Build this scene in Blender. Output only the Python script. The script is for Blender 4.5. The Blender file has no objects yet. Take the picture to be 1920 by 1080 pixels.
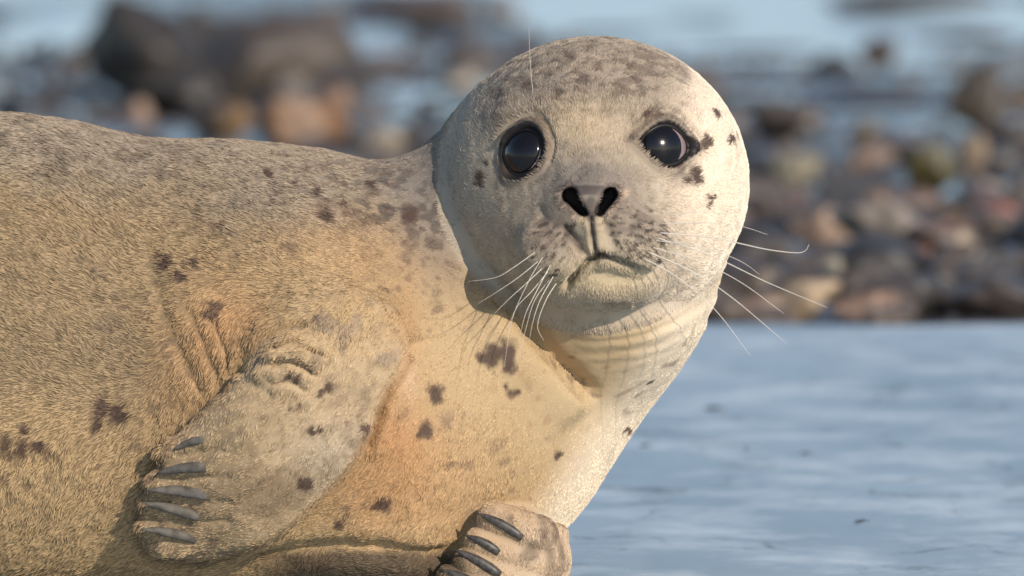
import bpy, bmesh, math, random, re
import numpy as np
from mathutils import Vector

# ------------------------------------------------------------------ camera, light, exposure
SC = bpy.context.scene
COL = SC.collection
S = 0.000297                       # metres per modelling unit of the seal
F = 20200.0                        # focal length in sixths of a frame unit (1920 wide)
TH = math.atan(1040.0 / F)         # downward tilt of the camera
CT, ST = math.cos(TH), math.sin(TH)
CAMP = np.array([0.0, -6.0, 0.479])

cam_d = bpy.data.cameras.new('camera')
cam = bpy.data.objects.new('camera', cam_d)
COL.objects.link(cam)
cam.location = CAMP
cam.rotation_euler = (math.pi / 2 - TH, 0, 0)
cam_d.lens = F * 36.0 / 1920.0
cam_d.sensor_width = 36.0
cam_d.clip_start = 0.1
cam_d.clip_end = 6000
cam_d.dof.use_dof = True
cam_d.dof.focus_distance = 5.95
cam_d.dof.aperture_fstop = 13.5
SC.camera = cam

SUN_EL, SUN_AZ = math.radians(24), math.radians(149)     # azimuth from +Y towards +X
world = bpy.data.worlds.new('World')
SC.world = world
world.use_nodes = True
wn = world.node_tree.nodes
sky = wn.new('ShaderNodeTexSky')
sky.sky_type = 'NISHITA'
sky.sun_disc = False
sky.sun_elevation = SUN_EL
sky.sun_rotation = SUN_AZ
sky.ozone_density = 2.0
sky.dust_density = 0.4
world.node_tree.links.new(sky.outputs[0], wn['Background'].inputs[0])
wn['Background'].inputs[1].default_value = 0.15

sun_d = bpy.data.lights.new('sun', 'SUN')
sun_d.energy = 4.5
sun_d.angle = math.radians(0.55)
sun_d.color = (1.0, 0.885, 0.755)
sun = bpy.data.objects.new('sun', sun_d)
COL.objects.link(sun)
sdir = Vector((math.sin(SUN_AZ) * math.cos(SUN_EL), math.cos(SUN_AZ) * math.cos(SUN_EL), math.sin(SUN_EL)))
sun.rotation_euler = sdir.to_track_quat('Z', 'Y').to_euler()
sun.location = sdir * 20

SC.view_settings.view_transform = 'Standard'
SC.view_settings.look = 'None'
SC.view_settings.gamma = 1.0
SC.view_settings.exposure = 0.0
SC.view_settings.use_curve_mapping = False
SC.render.engine = 'CYCLES'
SC.cycles.use_denoising = True
SC.cycles.max_bounces = 6

rnd = random.Random(7)
rng = np.random.default_rng(11)

# ------------------------------------------------------------------ small helpers
def P(px, py, d):
    """Modelling-space point (right, away, up) at depth d seen at photo position px, py."""
    a, b = (px - 960) / F, (540 - py) / F
    v = np.array([a, CT + ST * b, -ST + CT * b])
    t = (d * S - CAMP[1]) / v[1]
    return (CAMP + v * t) / S

def ground(px, py, z=0.0):
    a, b = (px - 960) / F, (540 - py) / F
    v = np.array([a, CT + ST * b, -ST + CT * b])
    t = (z - CAMP[2]) / v[2]
    return CAMP + v * t

def proj(p):
    v = p * S - CAMP
    z = v[:, 1] * CT - v[:, 2] * ST
    h = v[:, 1] * ST + v[:, 2] * CT
    return 960 + F * v[:, 0] / z, 540 - F * h / z

def sstep(a, b, x):
    t = np.clip((x - a) / (b - a), 0, 1)
    return t * t * (3 - 2 * t)

def smin(a, b, k):
    h = np.clip(0.5 + 0.5 * (b - a) / k, 0, 1)
    return b * (1 - h) + a * h - k * h * (1 - h)

def smax(a, b, k):
    return -smin(-a, -b, k)

def ell(p, c, r, R=None):
    q = p - np.asarray(c)
    if R is not None:
        q = q @ R
    r = np.asarray(r, float)
    k0 = np.sqrt(((q / r) ** 2).sum(1))
    k1 = np.sqrt(((q / (r * r)) ** 2).sum(1)) + 1e-9
    return k0 * (k0 - 1) / k1

def cap(p, a, b, ra, rb):
    a, b = np.asarray(a), np.asarray(b)
    ab = b - a
    h = np.clip(((p - a) @ ab) / (ab @ ab), 0, 1)
    return np.sqrt(((p - a - h[:, None] * ab) ** 2).sum(1)) - (ra + (rb - ra) * h)

def poly_sd(px, py, poly):
    poly = np.asarray(poly, float)
    n = len(poly)
    d = np.full(px.shape, 1e18)
    s = np.ones(px.shape)
    for i in range(n):
        j = (i - 1) % n
        ex, ey = poly[j] - poly[i]
        wx, wy = px - poly[i, 0], py - poly[i, 1]
        t = np.clip((wx * ex + wy * ey) / (ex * ex + ey * ey), 0, 1)
        bx, by = wx - ex * t, wy - ey * t
        d = np.minimum(d, bx * bx + by * by)
        c1 = py >= poly[i, 1]
        c2 = py < poly[j, 1]
        c3 = ex * wy > ey * wx
        flip = (c1 & c2 & c3) | (~c1 & ~c2 & ~c3)
        s = np.where(flip, -s, s)
    return s * np.sqrt(d)

def line_d(px, py, pts):
    """Distance to a polyline, the signed side (+ on its left as drawn on screen) and arc position 0..1."""
    pts = np.asarray(pts, float)
    best = np.full(px.shape, 1e9)
    side = np.zeros(px.shape)
    arc = np.zeros(px.shape)
    L = np.concatenate([[0], np.cumsum(np.hypot(*np.diff(pts, axis=0).T))])
    for i in range(len(pts) - 1):
        e = pts[i + 1] - pts[i]
        wx, wy = px - pts[i, 0], py - pts[i, 1]
        t = np.clip((wx * e[0] + wy * e[1]) / (e @ e), 0, 1)
        dd = np.hypot(wx - e[0] * t, wy - e[1] * t)
        m = dd < best
        best = np.where(m, dd, best)
        side = np.where(m, np.sign(e[0] * wy - e[1] * wx), side)
        arc = np.where(m, (L[i] + t * (L[i + 1] - L[i])) / L[-1], arc)
    return best, side, arc

def smooth_line(pts, n=6):
    pts = np.asarray(pts, float)
    q = np.vstack([2 * pts[0] - pts[1], pts, 2 * pts[-1] - pts[-2]])
    out = []
    for i in range(1, len(q) - 2):
        for t in np.linspace(0, 1, n, endpoint=False):
            a, b, c, d = q[i - 1], q[i], q[i + 1], q[i + 2]
            out.append(0.5 * (2 * b + (c - a) * t + (2 * a - 5 * b + 4 * c - d) * t ** 2 + (3 * b - a - 3 * c + d) * t ** 3))
    out.append(q[-2])
    return np.array(out)

def _hash(ix, iy, iz, seed):
    h = (ix.astype(np.int64) * 374761393 + iy.astype(np.int64) * 668265263 + iz.astype(np.int64) * 2147483647 + seed * 1274126177) & 0xffffffff
    h = ((h ^ (h >> 13)) * 1274126177) & 0xffffffff
    h = ((h ^ (h >> 16)) * 2246822519) & 0xffffffff
    return ((h ^ (h >> 15)) & 0xffffff) / float(0xffffff)

def vnoise(p, scale, seed=0):
    q = p / scale
    i = np.floor(q)
    f = q - i
    f = f * f * (3 - 2 * f)
    i = i.astype(np.int64)
    out = 0
    for dx in (0, 1):
        wx = f[:, 0] if dx else 1 - f[:, 0]
        for dy in (0, 1):
            wy = f[:, 1] if dy else 1 - f[:, 1]
            for dz in (0, 1):
                wz = f[:, 2] if dz else 1 - f[:, 2]
                out = out + wx * wy * wz * _hash(i[:, 0] + dx, i[:, 1] + dy, i[:, 2] + dz, seed)
    return out

def fbm(p, scale, seed=0, octs=3):
    a, s, tot = 0, 1.0, 0
    for k in range(octs):
        a = a + s * vnoise(p, scale / 2 ** k, seed + k * 17)
        tot += s
        s *= 0.55
    return a / tot

def lin(r, g, b):
    f = lambda c: ((c / 255 + 0.055) / 1.055) ** 2.4 if c > 10 else c / 255 / 12.92
    return np.array([f(r), f(g), f(b)])

# ------------------------------------------------------------------ materials
def new_mat(name):
    m = bpy.data.materials.new(name)
    m.use_nodes = True
    return m, m.node_tree.nodes, m.node_tree.links, m.node_tree.nodes['Principled BSDF']

def simple_mat(name, col, rough=0.5, spec=0.5, noise=None):
    m, n, l, b = new_mat(name)
    b.inputs['Base Color'].default_value = (*col, 1)
    b.inputs['Roughness'].default_value = rough
    b.inputs['Specular IOR Level'].default_value = spec
    if noise:
        sc, amt = noise
        tc = n.new('ShaderNodeTexCoord')
        t = n.new('ShaderNodeTexNoise'); t.inputs['Scale'].default_value = sc; t.inputs['Detail'].default_value = 5
        l.new(tc.outputs['Object'], t.inputs['Vector'])
        r = n.new('ShaderNodeValToRGB')
        r.color_ramp.elements[0].position = 0.3; r.color_ramp.elements[1].position = 0.7
        r.color_ramp.elements[0].color = (*[c * (1 - amt) for c in col], 1)
        r.color_ramp.elements[1].color = (*[min(1, c * (1 + amt)) for c in col], 1)
        l.new(t.outputs['Fac'], r.inputs['Fac'])
        l.new(r.outputs['Color'], b.inputs['Base Color'])
    return m

def skin_mat():
    m, n, l, b = new_mat('seal_skin')
    a = n.new('ShaderNodeAttribute'); a.attribute_name = 'pigment'
    l.new(a.outputs['Color'], b.inputs['Base Color'])
    w = n.new('ShaderNodeAttribute'); w.attribute_name = 'wet'
    mr = n.new('ShaderNodeMapRange')
    mr.inputs['To Min'].default_value = 0.72; mr.inputs['To Max'].default_value = 0.55
    l.new(w.outputs['Fac'], mr.inputs['Value'])
    l.new(mr.outputs[0], b.inputs['Roughness'])
    b.inputs['Specular IOR Level'].default_value = 0.3
    return m

def fur_mat():
    m, n, l, b = new_mat('seal_fur')
    a = n.new('ShaderNodeAttribute'); a.attribute_name = 'pigment'
    l.new(a.outputs['Color'], b.inputs['Base Color'])
    b.inputs['Roughness'].default_value = 0.5
    b.inputs['Specular IOR Level'].default_value = 0.25
    return m

M_SKIN, M_FUR = skin_mat(), fur_mat()
M_EYE = simple_mat('eye_white', (0.24, 0.17, 0.17), 0.08, 0.6)
M_IRIS = simple_mat('dark_iris', (0.006, 0.005, 0.006), 0.16, 0.4)
M_LID = simple_mat('wet_eyelid', (0.010, 0.008, 0.008), 0.45, 0.25)
M_CLAW = simple_mat('grey_claw', (0.11, 0.098, 0.085), 0.7, 0.2, (200, 0.4))
M_CLAWD = simple_mat('dark_claw', (0.05, 0.044, 0.04), 0.45, 0.4, (420, 0.6))
M_WHISK = simple_mat('pale_whisker', (0.75, 0.68, 0.58), 0.35, 0.5)
M_WHISK.node_tree.nodes['Principled BSDF'].inputs['Alpha'].default_value = 0.65      # thin horn lets light through

def link_mesh(name, verts, faces, mat, parent=None, smooth=True):
    me = bpy.data.meshes.new(name)
    me.from_pydata([tuple(v) for v in verts], [], [tuple(int(i) for i in f) for f in faces])
    if smooth:
        me.polygons.foreach_set('use_smooth', [True] * len(me.polygons))
    me.materials.append(mat)
    me.update()
    o = bpy.data.objects.new(name, me)
    COL.objects.link(o)
    if parent:
        o.parent = parent
    return o

def np_mesh(name, v, quads, mat):
    me = bpy.data.meshes.new(name)
    n = len(quads); k = quads.shape[1]
    me.vertices.add(len(v)); me.vertices.foreach_set('co', v.astype(np.float32).ravel())
    me.loops.add(n * k); me.loops.foreach_set('vertex_index', quads.astype(np.int32).ravel())
    me.polygons.add(n)
    me.polygons.foreach_set('loop_start', np.arange(0, n * k, k, dtype=np.int32))
    me.polygons.foreach_set('loop_total', np.full(n, k, np.int32))
    me.polygons.foreach_set('use_smooth', np.ones(n, bool))
    me.materials.append(mat)
    me.update(calc_edges=True)
    return me

# ================================================================== SETTING
# ---- shore ground: one sheet to the horizon, dipping into tidal pools
POOLS = [(960, 1910, -70, 128), (1050, 1800, 168, 246), (-120, 135, 20, 224), (530, 780, 52, 112),
         (680, 812, 160, 212), (270, 440, 176, 218), (-100, 200, -60, 8), (820, 1010, -80, 4)]
WATER_Z = -0.02
pool_g = []
for x0, x1, y0, y1 in POOLS:
    a = ground((x0 + x1) / 2, y1, WATER_Z); b = ground((x0 + x1) / 2, y0, WATER_Z)
    yc, ry = (a[1] + b[1]) / 2, (b[1] - a[1]) / 2
    k = (yc + 6) / F
    pool_g.append((((x0 + x1) / 2 - 960) * k, yc, (x1 - x0) / 2 * k, ry))

def pool_mask(x, y):
    m = np.zeros(np.shape(x))
    q = np.stack([x * 1.2 + 40, y * 0.9, 0 * x], 1)
    isl = sstep(0.33, 0.45, fbm(q, 0.55, 77, 2))
    for k, (cx, cy, rx, ry) in enumerate(pool_g):
        r = np.sqrt(((x - cx) / rx) ** 2 + ((y - cy) / ry) ** 2)
        m = np.maximum(m, (1 - sstep(0.82, 1.12, r)) * (isl if k else 1))
    return m

def shore_z(x, y):
    p = np.stack([x, y, np.zeros_like(x)], 1)
    h = -0.010 + 0.022 * (fbm(p, 0.9, 5) - 0.5) + 0.014 * (fbm(p, 0.22, 9) - 0.5)
    h = h - 0.05 * pool_mask(x, y)
    far = sstep(14.5, 17, y)
    h = h - far * 0.08 * sstep(0.35, 0.6, fbm(p, 6.0, 31))
    under = 1 - sstep(2.55, 2.80, y)
    h = np.where(y < 2.80, h * (1 - under) + (-0.09) * under, h)
    return h

xs = np.concatenate([[-3000, -400, -80, -25, -10, -5, -3], np.linspace(-2, 2, 121), [3, 5, 10, 25, 80, 400, 3000]])
ys = np.concatenate([[-3000, -300, -60, -20, -8, -3, 0, 2], np.linspace(2.5, 16, 271), np.linspace(16.3, 30, 46), [35, 50, 100, 400, 3000]])
gx, gy = np.meshgrid(xs, ys)
gz = shore_z(gx.ravel(), gy.ravel())
gv = np.stack([gx.ravel(), gy.ravel(), gz], 1)
nx_, ny_ = len(xs), len(ys)
ii = (np.arange(ny_ - 1)[:, None] * nx_ + np.arange(nx_ - 1)[None, :]).ravel()
gq = np.stack([ii, ii + 1, ii + nx_ + 1, ii + nx_], 1)

m, n, l, b = new_mat('wet_shingle')
tc = n.new('ShaderNodeTexCoord')
t1 = n.new('ShaderNodeTexNoise'); t1.inputs['Scale'].default_value = 22; t1.inputs['Detail'].default_value = 6
t2 = n.new('ShaderNodeTexNoise'); t2.inputs['Scale'].default_value = 2.2; t2.inputs['Detail'].default_value = 3
l.new(tc.outputs['Object'], t1.inputs['Vector']); l.new(tc.outputs['Object'], t2.inputs['Vector'])
r = n.new('ShaderNodeValToRGB')
r.color_ramp.elements[0].position = 0.35; r.color_ramp.elements[0].color = (0.035, 0.033, 0.033, 1)
r.color_ramp.elements[1].position = 0.66; r.color_ramp.elements[1].color = (0.12, 0.105, 0.095, 1)
l.new(t1.outputs['Fac'], r.inputs['Fac']); l.new(r.outputs['Color'], b.inputs['Base Color'])
r2 = n.new('ShaderNodeMapRange'); r2.inputs['From Min'].default_value = 0.4; r2.inputs['From Max'].default_value = 0.6
r2.inputs['To Min'].default_value = 0.2; r2.inputs['To Max'].default_value = 0.55
l.new(t2.outputs['Fac'], r2.inputs['Value']); l.new(r2.outputs[0], b.inputs['Roughness'])
M_SHORE = m
so = bpy.data.objects.new('shore', np_mesh('shore', gv, gq, M_SHORE))
COL.objects.link(so); so['kind'] = 'structure'

# ---- tidal water
m, n, l, b = new_mat('tidal_water')
b.inputs['Base Color'].default_value = (0.36, 0.44, 0.50, 1)
b.inputs['Roughness'].default_value = 0.25
b.inputs['IOR'].default_value = 1.33
tc = n.new('ShaderNodeTexCoord')
mp = n.new('ShaderNodeMapping'); mp.inputs['Scale'].default_value = (3, 1.0, 1)
t1 = n.new('ShaderNodeTexNoise'); t1.inputs['Scale'].default_value = 5; t1.inputs['Detail'].default_value = 3
l.new(tc.outputs['Object'], mp.inputs['Vector']); l.new(mp.outputs[0], t1.inputs['Vector'])
bp = n.new('ShaderNodeBump'); bp.inputs['Strength'].default_value = 0.25; bp.inputs['Distance'].default_value = 0.02
l.new(t1.outputs['Fac'], bp.inputs['Height']); l.new(bp.outputs[0], b.inputs['Normal'])
wv = [(-3000, 2.95, WATER_Z), (3000, 2.95, WATER_Z), (3000, 3000, WATER_Z), (-3000, 3000, WATER_Z)]
wo = link_mesh('water', wv, [(0, 1, 2, 3)], m, smooth=False)
wo['kind'] = 'structure'

# ---- ice sheet the seal lies on
ice_edge = lambda x: 2.80 + 0.04 * math.sin(x * 5.3) + 0.025 * math.sin(x * 13.1 + 1)
ixs = np.concatenate([[-60, -20, -8, -4, -2.4], np.linspace(-1.6, 1.6, 161), [2.4, 4, 8, 20, 60]])
its = np.concatenate([[0, 0.3, 0.5, 0.62], np.linspace(0.66, 0.985, 150), [0.99, 0.994, 0.997, 1.0]])
iv = []
for t in its:
    for x in ixs:
        e = ice_edge(float(np.clip(x, -3, 3)))
        y = -30 + t * (e + 30)
        iv.append((x, y, 0))
iv = np.array(iv, float)
pz = np.stack([iv[:, 0] * 0.5, iv[:, 1], iv[:, 2]], 1)
edge_y = np.array([ice_edge(float(np.clip(x, -3, 3))) for x in iv[:, 0]])
iv[:, 2] = 0.003 * (fbm(pz, 0.35, 3, 4) - 0.5) + 0.0012 * (fbm(pz, 0.05, 8, 2) - 0.5) - 0.03 * sstep(0.07, 0.0, edge_y - iv[:, 1]) ** 2
nxi = len(ixs)
ii = (np.arange(len(its) - 1)[:, None] * nxi + np.arange(nxi - 1)[None, :]).ravel()
iq = np.stack([ii, ii + 1, ii + nxi + 1, ii + nxi], 1)
# a real edge: skirt hanging down
last = np.arange((len(its) - 1) * nxi, len(its) * nxi)
sk = iv[last].copy(); sk[:, 2] -= 0.1; sk[:, 1] += 0.01
base = len(iv); iv = np.vstack([iv, sk])
iq = np.vstack([iq, np.stack([last[:-1], last[1:], base + np.arange(1, nxi), base + np.arange(nxi - 1)], 1)])
m, n, l, b = new_mat('blue_ice')
tc = n.new('ShaderNodeTexCoord')
mp = n.new('ShaderNodeMapping'); mp.inputs['Scale'].default_value = (0.9, 0.2, 1)
l.new(tc.outputs['Object'], mp.inputs['Vector'])
t1 = n.new('ShaderNodeTexNoise'); t1.inputs['Scale'].default_value = 9; t1.inputs['Detail'].default_value = 7; t1.inputs['Roughness'].default_value = 0.6
l.new(mp.outputs[0], t1.inputs['Vector'])
r = n.new('ShaderNodeValToRGB')
r.color_ramp.elements[0].position = 0.3; r.color_ramp.elements[0].color = (0.28, 0.37, 0.43, 1)
r.color_ramp.elements[1].position = 0.68; r.color_ramp.elements[1].color = (0.40, 0.495, 0.55, 1)
l.new(t1.outputs['Fac'], r.inputs['Fac'])
# thin dark dirt streaks lying across the ice
mp2 = n.new('ShaderNodeMapping'); mp2.inputs['Scale'].default_value = (3.0, 1.5, 1); mp2.inputs['Rotation'].default_value = (0, 0, 0.12)
l.new(tc.outputs['Object'], mp2.inputs['Vector'])
t2 = n.new('ShaderNodeTexNoise'); t2.inputs['Scale'].default_value = 1.6; t2.inputs['Detail'].default_value = 8; t2.inputs['Distortion'].default_value = 0.6
l.new(mp2.outputs[0], t2.inputs['Vector'])
r3 = n.new('ShaderNodeValToRGB')
e = r3.color_ramp.elements
e[0].position = 0.488; e[0].color = (0, 0, 0, 1); e[1].position = 0.5; e[1].color = (1, 1, 1, 1)
e2 = e.new(0.512); e2.color = (0, 0, 0, 1)
l.new(t2.outputs['Fac'], r3.inputs['Fac'])
t4 = n.new('ShaderNodeTexNoise'); t4.inputs['Scale'].default_value = 14; t4.inputs['Detail'].default_value = 4
l.new(tc.outputs['Object'], t4.inputs['Vector'])
mr4 = n.new('ShaderNodeMapRange'); mr4.inputs['From Min'].default_value = 0.45; mr4.inputs['From Max'].default_value = 0.6
l.new(t4.outputs['Fac'], mr4.inputs['Value'])
mul = n.new('ShaderNodeMath'); mul.operation = 'MULTIPLY'
l.new(r3.outputs['Color'], mul.inputs[0]); l.new(mr4.outputs[0], mul.inputs[1])
mul2 = n.new('ShaderNodeMath'); mul2.operation = 'MULTIPLY'; mul2.inputs[1].default_value = 0.6
l.new(mul.outputs[0], mul2.inputs[0])
mx = n.new('ShaderNodeMix'); mx.data_type = 'RGBA'
l.new(mul2.outputs[0], mx.inputs['Factor']); l.new(r.outputs['Color'], mx.inputs['A'])
mx.inputs['B'].default_value = (0.05, 0.06, 0.075, 1)
mp3 = n.new('ShaderNodeMapping'); mp3.inputs['Scale'].default_value = (5.0, 3.2, 1); mp3.inputs['Rotation'].default_value = (0, 0, -0.08)
l.new(tc.outputs['Object'], mp3.inputs['Vector'])
t5 = n.new('ShaderNodeTexNoise'); t5.inputs['Scale'].default_value = 2.2; t5.inputs['Detail'].default_value = 9; t5.inputs['Roughness'].default_value = 0.62
l.new(mp3.outputs[0], t5.inputs['Vector'])
r5 = n.new('ShaderNodeValToRGB')
r5.color_ramp.elements[0].position = 0.47; r5.color_ramp.elements[0].color = (0, 0, 0, 1)
r5.color_ramp.elements[1].position = 0.66; r5.color_ramp.elements[1].color = (0.6, 0.6, 0.6, 1)
l.new(t5.outputs['Fac'], r5.inputs['Fac'])
mx5 = n.new('ShaderNodeMix'); mx5.data_type = 'RGBA'
l.new(r5.outputs['Color'], mx5.inputs['Factor']); l.new(mx.outputs['Result'], mx5.inputs['A'])
mx5.inputs['B'].default_value = (0.72, 0.78, 0.80, 1)
t6 = n.new('ShaderNodeTexNoise'); t6.inputs['Scale'].default_value = 26; t6.inputs['Detail'].default_value = 5; t6.inputs['Roughness'].default_value = 0.7
mp6 = n.new('ShaderNodeMapping'); mp6.inputs['Scale'].default_value = (1.0, 0.14, 1)
l.new(tc.outputs['Object'], mp6.inputs['Vector']); l.new(mp6.outputs[0], t6.inputs['Vector'])
r6 = n.new('ShaderNodeMapRange'); r6.inputs['From Min'].default_value = 0.60; r6.inputs['From Max'].default_value = 0.74; r6.inputs['To Max'].default_value = 0.5
l.new(t6.outputs['Fac'], r6.inputs['Value'])
mx6 = n.new('ShaderNodeMix'); mx6.data_type = 'RGBA'
l.new(r6.outputs[0], mx6.inputs['Factor']); l.new(mx5.outputs['Result'], mx6.inputs['A'])
mx6.inputs['B'].default_value = (0.13, 0.16, 0.18, 1)
l.new(mx6.outputs['Result'], b.inputs['Base Color'])
b.inputs['Roughness'].default_value = 0.7
b.inputs['Specular IOR Level'].default_value = 0.3
bp = n.new('ShaderNodeBump'); bp.inputs['Strength'].default_value = 0.12; bp.inputs['Distance'].default_value = 0.002
l.new(t1.outputs['Fac'], bp.inputs['Height']); l.new(bp.outputs[0], b.inputs['Normal'])
io = bpy.data.objects.new('ice_sheet', np_mesh('ice_sheet', iv, iq, m))
COL.objects.link(io); io['kind'] = 'structure'

# ---- stones
m, n, l, b = new_mat('shore_stone')
oi = n.new('ShaderNodeObjectInfo')
tc = n.new('ShaderNodeTexCoord')
t1 = n.new('ShaderNodeTexNoise'); t1.inputs['Scale'].default_value = 2.6; t1.inputs['Detail'].default_value = 6
l.new(tc.outputs['Object'], t1.inputs['Vector'])
mr = n.new('ShaderNodeMapRange'); mr.inputs['From Min'].default_value = 0.3; mr.inputs['From Max'].default_value = 0.7
mr.inputs['To Min'].default_value = 0.5; mr.inputs['To Max'].default_value = 1.35
l.new(t1.outputs['Fac'], mr.inputs['Value'])
vm = n.new('ShaderNodeVectorMath'); vm.operation = 'SCALE'
l.new(oi.outputs['Color'], vm.inputs[0]); l.new(mr.outputs[0], vm.inputs['Scale'])
l.new(vm.outputs[0], b.inputs['Base Color'])
b.inputs['Roughness'].default_value = 0.5
M_STONE = m
m, n, l, b = new_mat('pebble_bed')
a = n.new('ShaderNodeAttribute'); a.attribute_name = 'stone_colour'
l.new(a.outputs['Color'], b.inputs['Base Color']); b.inputs['Roughness'].default_value = 0.55
M_PEB = m

def stone_data(seed, sub=3, flat=0.56, cuts=10):
    bm = bmesh.new()
    bmesh.ops.create_icosphere(bm, subdivisions=sub, radius=1.0)
    bm.verts.ensure_lookup_table()
    v = np.array([x.co[:] for x in bm.verts])
    f = [[q.index for q in x.verts] for x in bm.faces]
    bm.free()
    rr = np.random.default_rng(seed)
    for _ in range(cuts):                          # flattened facets, then lumps
        nrm = rr.normal(size=3); nrm /= np.linalg.norm(nrm)
        h = rr.uniform(0.42, 0.8)
        dd = v @ nrm - h
        v = v - np.where(dd > 0, dd * 0.85, 0)[:, None] * nrm
    v = v * (0.72 + 0.56 * fbm(v + 10 + seed, 0.8, seed))[:, None]
    v = v * np.array([1.0, rr.uniform(0.65, 0.95), flat * rr.uniform(0.85, 1.15)])
    v /= np.abs(v[:, 0]).max()
    return v, f

STONES = []
for k in range(12):
    v, f = stone_data(100 + k, 4)
    me = bpy.data.meshes.new('stone')
    me.from_pydata([tuple(x) for x in v], [], f)
    me.polygons.foreach_set('use_smooth', [True] * len(f))
    me.materials.append(M_STONE)
    STONES.append((me, -v[:, 2].min(), v[:, 2].max()))

def put_stone(name, loc, sx, sy, sz, rot, col, kind_i):
    me = STONES[kind_i % len(STONES)][0]
    o = bpy.data.objects.new(name, me)
    COL.objects.link(o)
    o.location = loc; o.scale = (sx, sy, sz); o.rotation_euler = rot
    o.color = (*[c * 0.7 for c in col], 1)
    return o

def rock_at(px, pyb, w, h, col, label, cat='rock', name='rock', tilt=0.0, kind_i=0, deep=0.8, yaw=0.3):
    """A rock whose foot stands on the shore where the photo shows it."""
    g = ground(px, pyb, -0.01)
    k = (g[1] + 6) / F
    me, lo, hi = STONES[kind_i % len(STONES)]
    sx = w * k / 2
    sz = h * k / (0.92 * (lo + hi))
    o = put_stone(name, (g[0], g[1] + sx * deep, g[2] + (lo * 0.8) * sz), sx, sx * deep, sz, (0, tilt, yaw), col, kind_i)
    o['label'] = label; o['category'] = cat; o['group'] = 'larger rocks on the shore'
    return o

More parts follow.
